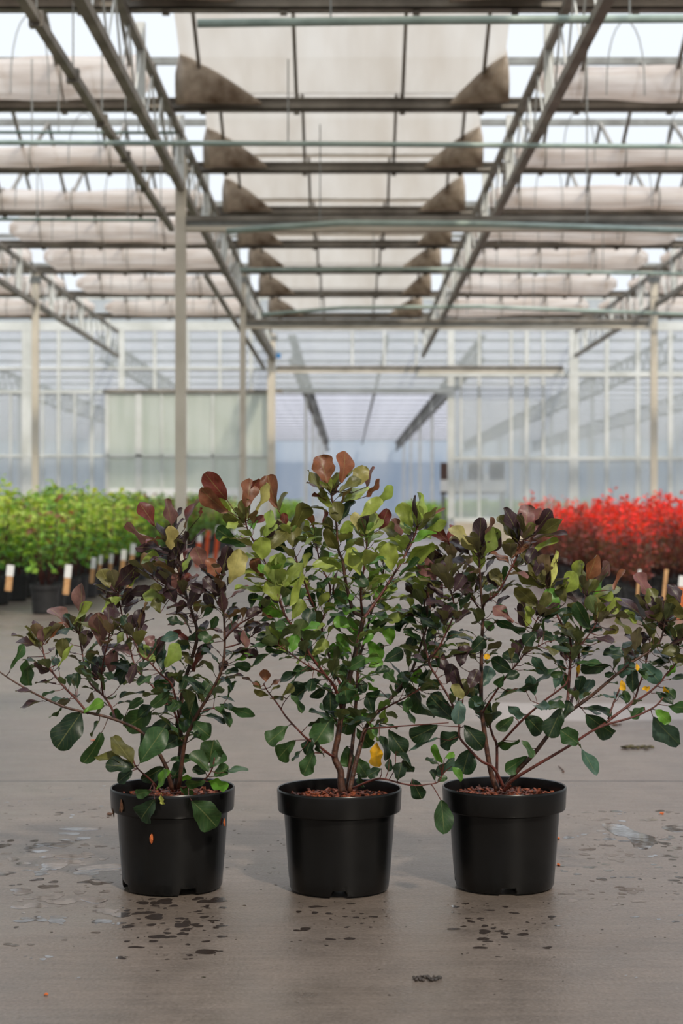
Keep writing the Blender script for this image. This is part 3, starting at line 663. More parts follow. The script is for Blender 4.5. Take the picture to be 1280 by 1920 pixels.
for i, z in enumerate(ZG):
    for b in range(7):
        if b == 3: continue
        xa = (-9.6 if b == 0 else TX[b-1]) + .1; xb = (9.6 if b == 6 else TX[b]) - .1
        half = 700*z/F + .6
        if xa > half or xb < -half: continue
        m = MB(); vs = []; fs = []; nv = 16; nx = int((xb-xa)/.09); r0 = ROLLR[i]*R.uniform(.88,1.1); ph = R.uniform(0,20)
        for a in range(nx+1):
            x = xa + (xb-xa)*a/nx; e = min(1, .35+min(a, nx-a)/3)
            for q in range(nv):
                an = 2*math.pi*q/nv
                k = 1 + .13*wob(x*.8+ph, 0) + .12*math.sin(3*an + 1.3*x + ph) + .06*math.sin(7*an - 2.2*x + 2*ph) + .03*math.sin(11*an + 5*x)
                vs.append((x, z-.125-r0*1.12+math.cos(an)*r0*e*k*.95, HG+.03+r0*1.05+math.sin(an)*r0*e*k))
        for a in range(nx):
            for q in range(nv):
                fs.append((a*nv+q, a*nv+(q+1)%nv, (a+1)*nv+(q+1)%nv, (a+1)*nv+q))
        fs.append(tuple(range(nv))); fs.append(tuple(nx*nv+q for q in range(nv-1,-1,-1)))
        m.add(vs, fs); o = Vector(((xa+xb)/2, z, HG))
        root = m.build('film_roll', M['roll'], None, o, smooth=True)
        tag(root, f'rolled white film, {bay_name(b)}, {nth(i)} gutter from the front', 'film roll', 'rolled up roof film in the side bays')
        x = xa + .45
        while x < xb - .3:
            s = MB(); pts = [(x, z-.125-r0*1.12+math.cos(t*math.pi/8)*r0*1.16, HG+.03+r0*1.05+math.sin(t*math.pi/8)*r0*1.16) for t in range(17)]
            s.tube(pts, .009, 5, False); s.build('strap', M['galvdark'], root, o); x += .86
        x = xa + .8
        while x < xb - .3:
            s = MB(); hgt = r0*2+.34
            pts = [(x+.17*math.cos(math.pi*t/12), z-.14-r0*2.4, HG+.03+hgt*math.sin(math.pi*t/12)**.8) for t in range(13)]
            s.tube(pts, .006, 5, False); s.build('wire_hoop', M['galv'], root, o); x += 1.1

# ---- trellis girders
HB = EYE + 3.05
names = ['outermost girder on the left','second girder left of the path','girder just left of the path','girder just right of the path','second girder right of the path','outermost girder on the right']
for k, x in enumerate(TX):
    za, zb = (9.0, 38.6)
    o = Vector((x, za, HB)); root = empty('roof_truss', o)
    tag(root, f'steel lattice truss running to the end wall, {names[k]}', 'truss', 'lattice trusses under the gutters')
    m = MB(); m.box(x-.03, x+.03, za, zb, HG-.06, HG-.002); m.build('top_chord', M['galvdark'], root, o)
    m = MB(); m.box(x-.035, x+.035, za, zb, HB-.035, HB+.035); m.build('bottom_chord', M['galvdark'], root, o)
    z = za + .2; j = 0; web = MB(); n = 0
    while z + .52 < zb:
        web.bar((x, z, HB+.03), (x, z+.4, HG-.06), .014); web.bar((x, z+.4, HG-.06), (x, z+.8, HB+.03), .014); z += .8
    web.build('lattice', M['paint'], root, o)
    for i, zz in enumerate(ZG):
        q = zz + .95
        if q < zb: u = MB(); u.box(x-.035, x+.035, q-.03, q+.03, HB+.03, HG+.16); u.build('upright', M['paint'], root, o)

# ---- posts and cross beams
def post(x, z, top, w, m_, label, foot=True):
    o = Vector((x, z, 0)); root = empty('steel_post', o); tag(root, label, 'post', 'posts carrying the girders')
    a = MB(); a.box(x-w/2, x+w/2, z-w/2, z+w/2, .0, top); a.build('shaft', M[m_], root, o)
    a = MB(); a.box(x-w*1.2, x+w*1.2, z-w*1.2, z+w*1.2, 0, .06); a.build('base_plate', M['concretecurb'], root, o)
    a = MB(); a.box(x-w*.8, x+w*.8, z-w*.62, z+w*.62, top-.14, top-.04); a.build('head_bracket', M['galv'], root, o)
post(-1.625, 17.9, HG-.08, .10, 'cream', 'nearest pale post, standing in the green bed at the left of the path')
post(-1.62, 28.4, HG-.08, .09, 'cream', 'pale post behind the middle bush, second along the left of the path')
post(-4.82, 28.4, HG-.08, .10, 'cream', 'pale post far out at the left edge of the green bed')
post(4.72, 28.4, HG-.08, .10, 'cream', 'pale post rising from the red shrubs at the right')
post(-1.60, 38.5, HG-.08, .16, 'cream', 'thick pale post at the left side of the doorway')
def cross_beam(z, y0, xa, xb, label):
    h = EYE + (VY - y0) * z / F
    o = Vector(((xa+xb)/2, z, h)); root = empty('cross_girder', o); tag(root, label, 'beam', 'cross beams between the posts')
    a = MB(); a.box(xa, xb, z-.05, z+.05, h-.05, h); a.build('upper_flange', M['galvdark'], root, o)
    a = MB(); a.box(xa, xb, z-.02, z+.02, h-.10, h-.05); a.build('web', M['galv'], root, o)
    a = MB(); a.box(xa, xb, z-.06, z+.06, h-.145, h-.10); a.build('lower_flange', M['cream'], root, o)
cross_beam(17.9, 406, -1.57, 6.6, 'nearest grey cross beam above the path')
cross_beam(28.4, 599, -1.57, 4.65, 'second grey cross beam, behind the nearest one')
cross_beam(38.45, 686, -1.5, 4.5, 'lowest grey cross beam, in front of the end wall')

# ---- braces at the girder ends
def brace(x0, z0, h0, x1, z1, h1, label):
    m = MB(); m.bar((x0,z0,h0),(x1,z1,h1), .05); o = Vector((x0, z0, h0))
    m2 = [(a,b,c) for a,b,c in m.v]; tag(m.build('brace_rod', M['galvdark'], None, o), label, 'brace', 'brace rods below the girders')

# ---- pipes
def pipe(name, pts, r, m_, label, hang=()):
    o = Vector(pts[0]); a = MB(); a.tube(pts, r, 10)
    root = a.build(name, M[m_], None, o, smooth=True); tag(root, label, 'pipe', 'pipes hung under the roof')
    for (x, y, z) in hang:
        b = MB(); b.tube([(x,y,z),(x,y,HG+.02)], .006, 5); b.build('hanger', M['galv'], root, o)
def pp(px, py, z): return tuple(P(px, py, z))
pipe('water_pipe', [pp(370,44,11.7), pp(800,38,11.7), pp(1400,34,11.7)], .028, 'pipe', 'pale green pipe crossing high above the bushes, nearest of its kind', [pp(620,40,11.7), pp(1180,36,11.7)])
pipe('water_pipe', [pp(-60,267,15.0), pp(640,270,15.0), pp(1380,276,15.0)], .022, 'pipe', 'pale green pipe crossing between the second and third gutters', [pp(60,267,15.0), pp(540,270,15.0), pp(1100,275,15.0)])
pipe('water_pipe', [pp(-60,248,15.9), pp(330,249,15.9)], .014, 'greenpipe', 'thin dark green pipe at the left just above a pale green pipe', [pp(110,249,15.9), pp(260,249,15.9)])
pipe('water_pipe', [pp(-60,411,19.7), pp(294,413,19.7)], .018, 'greenpipe', 'dark green pipe ending beside the nearest post on the left', [pp(70,411,19.7), pp(240,412,19.7)])
pipe('water_pipe', [pp(425,433,17.6), pp(640,418,17.6), pp(900,420,17.6), pp(1380,436,17.6)], .03, 'pipe', 'pale pipe rising obliquely along the nearest cross beam', [pp(600,421,17.6), pp(1100,428,17.6)])
pipe('water_pipe', [pp(450,506,23.9), pp(820,505,23.9), pp(1400,516,23.9)], .025, 'pipe', 'pale pipe crossing under the sixth gutter', [pp(700,505,23.9), pp(1130,510,23.9)])
pipe('water_pipe', [pp(490,590,28.1), pp(640,577,28.1), pp(900,575,28.1), pp(1300,590,28.1)], .03, 'pipe', 'pale pipe rising obliquely along the second cross beam', [pp(600,580,28.1), pp(1000,579,28.1)])
for (x, za, zb, h, lab) in ((-1.97, 9.5, 20.6, HB, 'dark steel rail running away beside the left girder'),):
    m = MB(); o = Vector((x, za, h)); m.box(x-.03, x+.03, za, zb, h-.03, h+.03); root = m.build('heating_rail', M['galvdark'], None, o); tag(root, lab, 'rail')
    q = za + .6
    while q < zb:
        b = MB(); b.box(x-.045, x+.045, q-.04, q+.04, h-.05, h+.05); b.build('clamp', M['galvdark'], root, o); 
        b = MB(); b.tube([(x,q,h),(x,q,HG)], .006, 5); b.build('hanger', M['galv'], root, o); q += 1.55
m = MB(); a, b = P(385,515,26.5), P(495,690,37.5); m.bar(a, b, .06); tag(m.build('brace_rod', M['galvdark'], None, a), 'dark slanting rod coming down behind the left post', 'brace')
m = MB(); a, b = P(470,600,30), P(512,668,38.4); m.bar(a, b, .12, .16); rt = m.build('strut', M['galvdark'], None, a); tag(rt, 'heavy dark strut meeting the doorway post', 'strut')
m = MB(); c = P(522,667,38.2); m.box(c.x-.045,c.x+.045,c.y-.04,c.y+.04,c.z-.05,c.z+.05); m.build('fitting', M['bluepart'], rt, a)['label'] = 'blue fitting at the lower end'

# ---- end wall of glass with the doorway
def X(px): return (px - VX) * WALL / F
def H(py): return EYE + (VY - py) * WALL / F
wall = empty('wall_back', (0, WALL, 0)); tag(wall, 'glazed end wall with pale bars and an open doorway', 'wall', kind='structure')
wo = Vector((0, WALL, 0))
DX0, DX1, DH = X(520), X(845), H(730)
fr = MB()
def v(px, y0, y1, w): fr.box(X(px)-w/2, X(px)+w/2, WALL-.03, WALL+.03, H(y1), H(y0))
def h(py, x0, x1, w): fr.box(X(x0), X(x1), WALL-.034, WALL+.034, H(py)-w/2, H(py)+w/2)
for px, w in ((898,.06),(958,.06),(987,.08),(1018,.06),(1075,.2),(1137,.08),(1195,.08),(1256,.09),(1318,.08),(1380,.08),(1442,.2)):
    v(px, 612, 972, w)
v(845, 612, 972, .14); v(864, 700, 972, .05)
for px in (660, 720, 780): v(px, 612, 690, .05)
h(975, 850, 1500, .10); h(860, 850, 1500, .07); h(702, 780, 1500, .10); h(617, -260, 1500, .08); h(733, 520, 850, .11)
for px, w in ((50,.2),(110,.07),(172,.07),(228,.12),(290,.07),(352,.06),(412,.06),(470,.06),(-12,.08),(-74,.2),(-136,.08)):
    v(px, 612, 735, w)
    if px < 200: v(px, 735, 985, w)
for px in (20, 80, 140): v(px, 735, 985, .04)
h(691, -260, 520, .05); h(735, -260, 205, .06); h(855, -260, 205, .05); h(985, -260, 205, .1); h(560, -260, 1500, .05)
fr.box(X(-260), X(1500), WALL-.02, WALL+.02, HG+.1, HG+.2)
fr.build('frame', M['paint'], wall, wo)
gl = MB()
def pane(x0, x1, y0, y1): gl.box(X(x0), X(x1), WALL-.006, WALL+.006, H(y1), H(y0))
pane(850, 1500, 612, 975); pane(520, 845, 612, 733); pane(-260, 205, 612, 985); pane(205, 520, 612, 735); pane(-260, 1500, 545, 612)
gl.build('glazing', M['glass'], wall, wo)
cb = MB(); cb.box(X(852), X(1500), WALL-.1, WALL+.1, 0, H(980)); cb.build('curb', M['concretecurb'], wall, wo)
cb = MB(); cb.box(X(-260), X(205), WALL-.1, WALL+.1, 0, H(985)); cb.build('curb', M['concretecurb'], wall, wo)
# sliding door pushed to the left of the doorway
door = empty('door_1', (X(355), WALL-.18, 0)); tag(door, 'ribbed greenish sliding door standing open left of the doorway', 'door', kind='structure')
do = Vector((X(355), WALL-.18, 0)); zc = WALL-.18
a = MB()
for px, w in ((203,.09),(262,.14),(350,.05),(400,.05),(508,.10),(305,.04),(450,.05)): a.box(X(px)-w/2, X(px)+w/2, zc-.03, zc+.03, .05, H(735))
for py, w in ((855,.05),): a.box(X(203), X(508), zc-.03, zc+.03, H(py)-w/2, H(py)+w/2)
a.build('door_frame', M['paint'], door, do)
a = MB(); a.box(X(203), X(508), zc-.008, zc+.008, .2, H(738)); a.build('door_panel', M['doorglass'], door, do)
a = MB(); a.box(X(203), X(508), zc-.02, zc+.02, .05, H(916)); a.build('kick_panel', M['white'], door, do)
a = MB(); a.box(X(195), X(530), zc-.06, zc+.04, H(738), H(731)); a.build('door_rail', M['galvdark'], door, do)

# ---- the next house seen through doorway and glass
k = 0; z = 42.0
while z < FAR - 1:
    m = MB(); y1 = z - DZ/2
    vs = []; fs = []
    m.add([(-24,z-DZ,HG+.12),(24,z-DZ,HG+.12),(24,y1,HG+.8),(-24,y1,HG+.8),(24,z,HG+.12),(-24,z,HG+.12)], [(0,1,2,3),(3,2,4,5)])
    root = m.build('roof_span', M['farfilm'], None, (0, z, HG)); tag(root, f'white roof span of the far hall, {nth(k)} beyond the glass wall', 'roof span', 'roof spans of the far hall')
    b = MB(); b.box(-24, 24, z-.05, z+.05, HG+.06, HG+.115); b.build('gutter', M['galv'], root, (0, z, HG))
    k += 1; z += DZ
for j, (x, w) in enumerate(((-1.2,.09),(.85,.03),(2.9,.06),(7.0,.06),(11.1,.06),(-5.3,.06),(-9.4,.06))):
    m = MB(); o = Vector((x, 40, HB)); za, zb = 39.6, FAR-.5
    m.box(x-w, x+w, za, zb, HG-.07, HG-.001); m.box(x-w, x+w, za, zb, HB-.03, HB+.03)
    q = za
    while q+1 < zb:
        m.bar((x,q,HB),(x,q+.5,HG-.05),.03); m.bar((x,q+.5,HG-.05),(x,q+1,HB),.03); q += 1
    if j == 1: m = MB(); m.box(x-w, x+w, za, zb, HG-.16, HG-.001)
    nm = ['at the left of the doorway view','thin one down the middle of the doorway view','at the right of the doorway view','first beyond the doorway on the right','second beyond the doorway on the right','first beyond the doorway on the left','second beyond the doorway on the left'][j]
    tag(m.build('roof_truss', M['galv'], None, o), f'truss of the far hall, {nm}', 'truss', 'trusses of the far hall')
n = 0
for z in (52.7, 63.4, 74.1, 84.8, 95.5):
    for x in (-9.4,-5.3,-1.2,2.9,7.0,11.1,15.2):
        m = MB(); m.box(x-.05, x+.05, z-.05, z+.05, 0, HG-.07)
        row = {52.7:'first',63.4:'second',74.1:'third',84.8:'fourth',95.5:'last'}[z]; col = {-9.4:'third left of the doorway line',-5.3:'second left of the doorway line',-1.2:'just left of the far path',2.9:'just right of the far path',7.0:'second right of the far path',11.1:'third right of the far path',15.2:'fourth right of the far path'}[x]
        tag(m.build('steel_post', M['paint'], None, (x,z,0)), f'slim post, {row} row of the far hall, {col}', 'post', 'posts of the far hall')
fw = MB(); fw.box(-26, 26, FAR, FAR+.1, 0, HG+1); tag(fw.build('wall_far', M['bluewall'], None, (0,FAR,0)), 'bluish sheet wall closing the far hall', 'wall', kind='structure')

# cabinet standing behind the glass at the right of the doorway
c = P(886, 896, 44.0); o = Vector((c.x, 44.0, 0)); cab = empty('control_cabinet', o); tag(cab, 'white and brown cabinet on legs behind the glass right of the doorway', 'cabinet')
x0, x1 = P(826,0,44).x, P(946,0,44).x; zb_, zm, zt = P(0,922,44).z, P(0,900,44).z, P(0,868,44).z
a = MB(); a.box(x0,x1,43.7,44.3,zb_,zm); a.build('body', M['white'], cab, o)
a = MB(); a.box(x0,x1,43.72,44.28,zb_-.05,zb_); a.build('plinth', M['brown'], cab, o)
for p0, p1 in ((826,842),(878,902),(918,944)):
    a = MB(); a.box(P(p0,0,44).x, P(p1,0,44).x, 43.75, 44.25, zm, zt); a.build('brown_panel', M['brown'], cab, o)
a = MB(); a.box(P(904,0,44).x, P(916,0,44).x, 43.75, 44.25, zm, zm+.15); a.build('white_box', M['white'], cab, o)
for x in (x0+.06, x1-.06):
    for y in (43.78, 44.22):
        a = MB(); a.box(x-.03,x+.03,y-.03,y+.03,0,zb_-.05); a.build('leg', M['galv'], cab, o)
# ================================================================== potted shrubs in the beds
def small_pot():
    mb = MB(); mb.lathe([(0,.004),(.095,.004),(.10,.01),(.112,.19),(.122,.19),(.124,.225),(.119,.225),(.115,.20),(0,.20)], 20)
    return mb.mesh('pot', M['potback'], smooth=True, auto=35)
POT = small_pot()
def green_shrub(seed, hgt, cols, spread=.24, leaves=230, ls=(.05,.075)):
    rnd = random.Random(seed); fo = MB(); wd = MB()
    for s in range(7):
        a = rnd.uniform(0,6.28); r = rnd.uniform(.3,1)*spread; top = Vector((r*math.cos(a), r*math.sin(a), hgt*rnd.uniform(.8,1.05)))
        b0 = Vector((.03*math.cos(a), .03*math.sin(a), .2)); mid = (b0+top)/2 + Vector((r*.25*math.cos(a), r*.25*math.sin(a), 0))
        wd.tube([b0, mid, top], [.006,.005,.002], 5)
        for q in range(leaves//7):
            t = rnd.uniform(.22,1.0); c = b0.lerp(mid, t*2) if t < .5 else mid.lerp(top, t*2-1)
            d = Vector((rnd.uniform(-1,1), rnd.uniform(-1,1), rnd.uniform(-.3,.7))).normalized()
            p = c + d*rnd.uniform(.01,.09)*(1.15-t*.5)
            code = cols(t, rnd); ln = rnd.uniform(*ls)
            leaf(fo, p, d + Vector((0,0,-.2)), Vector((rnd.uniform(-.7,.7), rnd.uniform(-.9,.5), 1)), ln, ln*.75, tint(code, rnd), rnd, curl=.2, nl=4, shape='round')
    return fo.mesh('foliage', M['bgleaf'], smooth=True), wd.mesh('stems', M['stem'], smooth=True)
TINT.update({k: srgb(*v_) for k, v_ in dict(g=(178,206,80), h=(142,184,70), i=(96,146,62), j=(210,224,110), k=(160,110,80), l=(98,124,58),
    r=(248,50,42), s=(230,38,38), t=(250,84,58), u=(170,76,72), w=(138,80,76), x=(100,78,62), y=(104,150,54), z=(160,200,74)).items()})
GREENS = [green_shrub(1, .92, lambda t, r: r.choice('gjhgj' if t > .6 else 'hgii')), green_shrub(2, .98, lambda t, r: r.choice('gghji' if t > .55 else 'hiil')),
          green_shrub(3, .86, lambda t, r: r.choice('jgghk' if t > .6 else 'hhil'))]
OLIVES = [green_shrub(4, .95, lambda t, r: r.choice('hilkh' if t > .6 else 'iill')), green_shrub(5, .9, lambda t, r: r.choice('iklh' if t > .6 else 'ill'))]
def red_shrub(seed, hgt):
    rnd = random.Random(seed); fo = MB(); wd = MB()
    for s in range(16):
        a = rnd.uniform(0,6.28); r = rnd.uniform(.1,1)*.24; top = Vector((r*math.cos(a), r*math.sin(a), hgt*rnd.uniform(.78,1.04)*(1.08 if s == 0 else 1)))
        b0 = Vector((.03*math.cos(a), .03*math.sin(a), .2)); mid = (b0+top)/2 + Vector((r*.35*math.cos(a), r*.35*math.sin(a), 0))
        wd.tube([b0, mid, top], [.004,.003,.0015], 5)
        for q in range(34):
            t = rnd.uniform(.15,1.0); c = b0.lerp(mid, t*2) if t < .5 else mid.lerp(top, t*2-1)
            d = Vector((rnd.uniform(-1,1), rnd.uniform(-1,1), rnd.uniform(0,1.3))).normalized()
            p = c + d*rnd.uniform(.0,.045)*(1.6-t)
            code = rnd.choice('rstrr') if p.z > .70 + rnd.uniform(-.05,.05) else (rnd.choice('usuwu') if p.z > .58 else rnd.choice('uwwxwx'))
            ln = rnd.uniform(.032,.055)
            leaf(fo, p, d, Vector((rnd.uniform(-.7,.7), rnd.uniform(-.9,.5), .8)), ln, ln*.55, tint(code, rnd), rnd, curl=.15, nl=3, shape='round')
    return fo.mesh('foliage', M['bgleaf'], smooth=True), wd.mesh('stems', M['stem'], smooth=True)
REDS = [red_shrub(11, .86), red_shrub(12, .92), red_shrub(13, .82)]
FARG = [green_shrub(21, .95, lambda t, r: r.choice('zzyg' if t > .45 else 'yll'), .28, 120, (.09,.13)), green_shrub(22, .88, lambda t, r: r.choice('zyyg' if t > .45 else 'yll'), .28, 120, (.09,.13))]

def bed_plant(kind, meshes, x, y, rz, sc, label, cat, group):
    root = empty(kind, (x, y, 0), rz); tag(root, label, cat, group)
    inst('pot', POT, root); f = inst('foliage', meshes[0], root); s = inst('stems', meshes[1], root)
    for q in (f, s): q.scale = (1, 1, sc)
    return root
rnd = random.Random(5)
# green bed left of the path: columns away from the path, rows away from the camera
rows = []; y = 14.3
while y < 37.4: rows.append(y); y += .6 if y < 22 else .85
for ri, y in enumerate(rows):
    for ci in range(12):
        x = -2.36 - .58*ci + (.06 if ri % 2 else -.06)*0
        if x < -(700*y/F) - .3: break
        if ri > 3 and ci > 5 and ci % 2: continue
        xx = x + rnd.uniform(-.03,.03); yy = y + rnd.uniform(-.03,.03)
        if any(abs(xx-px) < .22 and abs(yy-pz) < .22 for px, pz in ((-4.82,28.4),)): continue
        ms = GREENS[rnd.randrange(3)] if y < 21.5 else (OLIVES[rnd.randrange(2)] if y < 30 or rnd.random() < .5 else GREENS[rnd.randrange(3)])
        where = 'column edging the path' if ci == 0 else f'{nth(ci)} column from it'
        hue = 'bright green' if y < 21.5 else 'olive green'
        bed_plant('potted_shrub', ms, xx, yy, rnd.uniform(0,6.28), rnd.uniform(.92,1.08) + (.1 if ri < 3 and ci > 0 else 0), f'{hue} shrub left of the path, {nth(ri)} from the front, {where}', 'shrub', 'green potted shrubs left of the path')
# red bed right of the path
rows = []; y = 13.9
while y < 22.3: rows.append(y); y += .6 if y < 22 else .9
for ri, y in enumerate(rows):
    for ci in range(9):
        x = 2.22 + .56*ci
        if x > 700*y/F + .3: break
        if ri > 3 and ci > 4 and ci % 2: continue
        xx = x + rnd.uniform(-.03,.03); yy = y + rnd.uniform(-.03,.03)
        if abs(xx-4.72) < .24 and abs(yy-28.4) < .24: continue
        where = 'column edging the path' if ci == 0 else f'{nth(ci)} column from it'
        bed_plant('red_barberry', REDS[rnd.randrange(3)], xx, yy, rnd.uniform(0,6.28), rnd.uniform(.9,1.08), f'red topped shrub right of the path, {nth(ri)} from the front, {where}', 'shrub', 'red potted shrubs right of the path')
# plants of the far hall
for ri in range(7):
    y = 47 + ri*4.2
    for ci, x in enumerate((-5.6,-4.6,-3.6,-2.6,-1.9,2.3,3.3,4.3,5.3,6.3,7.3)):
        side = f'{nth(4-ci)} left of the far path' if ci < 5 else f'{nth(ci-5)} right of the far path'
        bed_plant('potted_shrub', FARG[(ri+ci) % 2], x+rnd.uniform(-.1,.1), y+rnd.uniform(-.2,.2), rnd.uniform(0,6.28), rnd.uniform(.9,1.1), f'green far hall shrub, {nth(ri)} row beyond the wall, {side}', 'shrub', 'green shrubs of the far hall')

# ---- plant labels stuck in the pots
def plant_label(px, py, y, hh, w, m1, m2, label, lean=0.1, deep=0):
    c = P(px, py, y); o = Vector((c.x, y, c.z - hh/2)); root = empty('plant_label', o); root.rotation_euler = (0, lean, 0)
    tag(root, label, 'plant label', 'plant labels in the pots')
    a = MB(); a.box(-w/2, w/2, -.002, .002, -.03 - (o.z - .03 if c.z > .32 or px > 1270 else 0), hh*.55); a.build('stake', M[m2], root)
    a = MB(); a.box(-w/2*1.1, w/2*1.1, -.004, .004, hh*.5, hh); a.build('card', M[m1], root)
plant_label(124,1083,14.15,.20,.045,'white','wood','broad white topped label in the green bed, leaning, nearest whole one to the path')
plant_label(16,1080,14.1,.17,.05,'white','wood','white and tan label cut by the left edge of the picture')
plant_label(172,1066,15.6,.19,.036,'white','wood','narrow white topped label behind the broad leaning one')
plant_label(186,1058,16.2,.16,.03,'white','wood','thin white label just behind the narrow one')
plant_label(206,1056,16.8,.17,.034,'white','wood','white label standing midway along the row by the path')
plant_label(229,1050,17.6,.2,.045,'white','wood','left one of the two close white labels further back')
plant_label(246,1040,18.0,.22,.045,'white','wood','right one of the two close white labels further back')
plant_label(372,1017,24.6,.2,.06,'white','orange','orange and white label behind the left bush')
plant_label(388,1008,26,.2,.05,'orange','orange','plain orange label behind the left bush')
plant_label(407,1000,27.5,.22,.06,'white','orange','furthest orange label with a white top')
plant_label(1195,1088,13.75,.16,.02,'white','wood','thin pale label in front of the red shrubs')
plant_label(1244,1092,13.7,.2,.025,'wood','wood','tan stake label in front of the red shrubs')
plant_label(1276,1100,13.6,.16,.05,'white','deadorange','red and white label at the right edge of the picture')

# ================================================================== small things on the concrete
def ground(px, py): 
    Y = EYE * F / (py - VY); return Vector(((px - VX) * Y / F, Y, 0))
def puddle(pts, label):
    g = [ground(*p) for p in pts]; c = sum(g, Vector()) / len(g); n = len(g)
    ring = []
    for k in range(n):                                # smooth closed outline
        p0, p1, p2, p3 = g[k-1], g[k], g[(k+1) % n], g[(k+2) % n]
        for q in range(4):
            t = q/4; ring.append(.5*((2*p1)+(p2-p0)*t+(2*p0-5*p1+4*p2-p3)*t*t+(3*p1-p0-3*p2+p3)*t**3))
    m = len(ring); vs = [p + Vector((0,0,.0002)) for p in ring] + [c.lerp(p, .94) + Vector((0,0,.0009)) for p in ring]
    a = MB(); a.add(vs, [(k,(k+1)%m,m+(k+1)%m,m+k) for k in range(m)] + [tuple(range(m,2*m))])
    tag(a.build('puddle', M['water'], None, (c.x,c.y,0)), label, 'puddle', 'shallow puddles on the concrete')
puddle([(1128,1545),(1165,1546),(1190,1558),(1230,1572),(1215,1592),(1190,1588),(1175,1570),(1150,1565)], 'largest pale puddle right of the right pot')
puddle([(1240,1550),(1290,1546),(1300,1556),(1262,1560)], 'flat puddle at the right edge, beyond the largest one')
puddle([(65,1583),(105,1580),(143,1578),(125,1588),(108,1590)], 'thin furthest puddle left of the left pot')
puddle([(100,1605),(130,1602),(175,1606),(150,1611),(112,1610)], 'middle puddle of the three left of the left pot')
puddle([(76,1621),(100,1618),(128,1620),(112,1630),(90,1630)], 'small puddle with a dark scrap on it')
puddle([(140,1630),(180,1622),(226,1620),(228,1628),(190,1630),(160,1633)], 'puddle touching the left pot')
puddle([(150,1686),(180,1683),(202,1688),(178,1694)], 'nearest small puddle left of the left pot')
puddle([(110,1554),(160,1552),(190,1555),(150,1558)], 'furthest faint puddle behind the left pot')

# countless small drops splashed from watering, gathered around the pots
rd = random.Random(33); dm = MB(); lvl = 0
def drop(px, py, wpx):
    global lvl
    c = ground(px, py); r = wpx/2 * c.y / F; lvl += 1; h0 = .00025 + (lvl % 37)*.000006; n = 14
    k1, k2, k3 = rd.uniform(0,6.28), rd.uniform(0,6.28), rd.uniform(.12,.3); el = rd.uniform(.7,1.35)
    ring = []
    for k in range(n):
        a = 2*math.pi*k/n; q = r*(1 + k3*math.sin(2*a+k1) + k3*.7*math.sin(3*a+k2))
        ring.append((c.x+q*math.cos(a), c.y+q*math.sin(a)*el, h0))
    dm.add(ring, [tuple(range(n))])
for (xa, xb, ya, yb, cnt, big) in ((222,425,1682,1745,95,26),(225,420,1740,1802,34,24),(535,725,1690,1740,34,20),(540,730,1740,1790,8,24),(838,1035,1690,1752,60,20),(860,1030,1740,1800,16,26),
                              (20,228,1630,1735,105,48),(0,228,1560,1640,80,44),(0,200,1735,1800,14,22),(0,220,1470,1560,60,16),(1045,1280,1600,1690,80,30),(1060,1280,1520,1610,120,30),(1040,1280,1690,1760,20,18),
                              (420,830,1500,1640,50,10),(100,1200,1700,1880,40,9),(450,540,1560,1700,14,12)):
    for _ in range(cnt):
        drop(rd.uniform(xa,xb), rd.uniform(ya,yb), 3 + (big*.9-3)*rd.random()**2.4)
for px, py, wp in ((400,1690,42),(310,1690,34),(290,1719,40),(268,1693,26),(340,1735,34),(292,1756,28),(255,1776,26),(226,1796,20),(385,1785,40),(305,1757,22),(592,1700,24),(572,1742,22),(655,1760,20),(850,1742,24),(908,1747,26),(900,1777,26),(980,1752,22)): drop(px, py, wp)
tag(dm.build('water_drops', M['water'], None, (0,4.1,0)), 'small water drops splashed on the concrete around the three pots', 'water drops', kind='stuff')

def bits(name, px, py, n, rad, size, m_, label, cat='debris'):
    r = random.Random(int(px*7+py)); c = ground(px, py); a = MB()
    for _ in range(n):
        q = r.uniform(0,6.28); d = rad*math.sqrt(r.random()); p = c + Vector((d*math.cos(q), d*.55*math.sin(q), size*.4))
        scrap(a, p, size*r.uniform(.6,1.1), size*r.uniform(.4,.9), r, up=Vector((math.cos(q*3), math.sin(q*3), .25)).normalized(), nrm=Vector((r.uniform(-.3,.3), r.uniform(-.3,.3), 1)).normalized(), th=.002)
    tag(a.build(name, M[m_], None, c), label, cat, None)
bits('leaf_debris', 1196, 1404, 26, .055, .014, 'moss', 'clump of dry mossy leaf litter behind the right pot')
bits('leaf_debris', 1155, 1361, 8, .02, .011, 'dead', 'small dark leaf scrap further back than the mossy clump')
bits('leaf_debris', 800, 1837, 30, .03, .005, 'smear', 'dark dirt smear on the concrete in the foreground')
bits('dry_leaf', 1044, 1574, 2, .003, .006, 'deadorange', 'orange leaf scrap on the largest puddle')
bits('dry_leaf', 1046, 1623, 2, .003, .005, 'deadorange', 'orange scrap just right of the right pot')
bits('dry_leaf', 1240, 1527, 2, .003, .006, 'deadorange', 'yellowish leaf scrap beyond the largest puddle')
bits('dry_leaf', 86, 1867, 1, .002, .005, 'deadorange', 'single orange speck in the bottom left foreground')
bits('bark_chip', 204, 1529, 3, .008, .009, 'dead', 'brown bark chip on the concrete beside the left pot')
bits('dry_leaf', 175, 1390, 2, .006, .009, 'deadorange', 'faint tan leaf on the concrete behind the left bush')
bits('bark_chip', 348, 1528 - 26, 1, .002, .005, 'dead', 'dark chip behind the left pot')
m = MB(); g = ground(1056, 1452)
pts = [P(1056,1416,5.9), P(1057,1430,5.89), P(1058,1443,5.88), P(1056,1447,5.87), P(1053,1448,5.87)]
gg = ground(1056,1449); pts = [gg + Vector((0,.14,.002)), gg + Vector((.002,.08,.003)), gg + Vector((.004,.02,.003)), gg + Vector((0,0,.003)), gg + Vector((-.006,-.004,.003))]
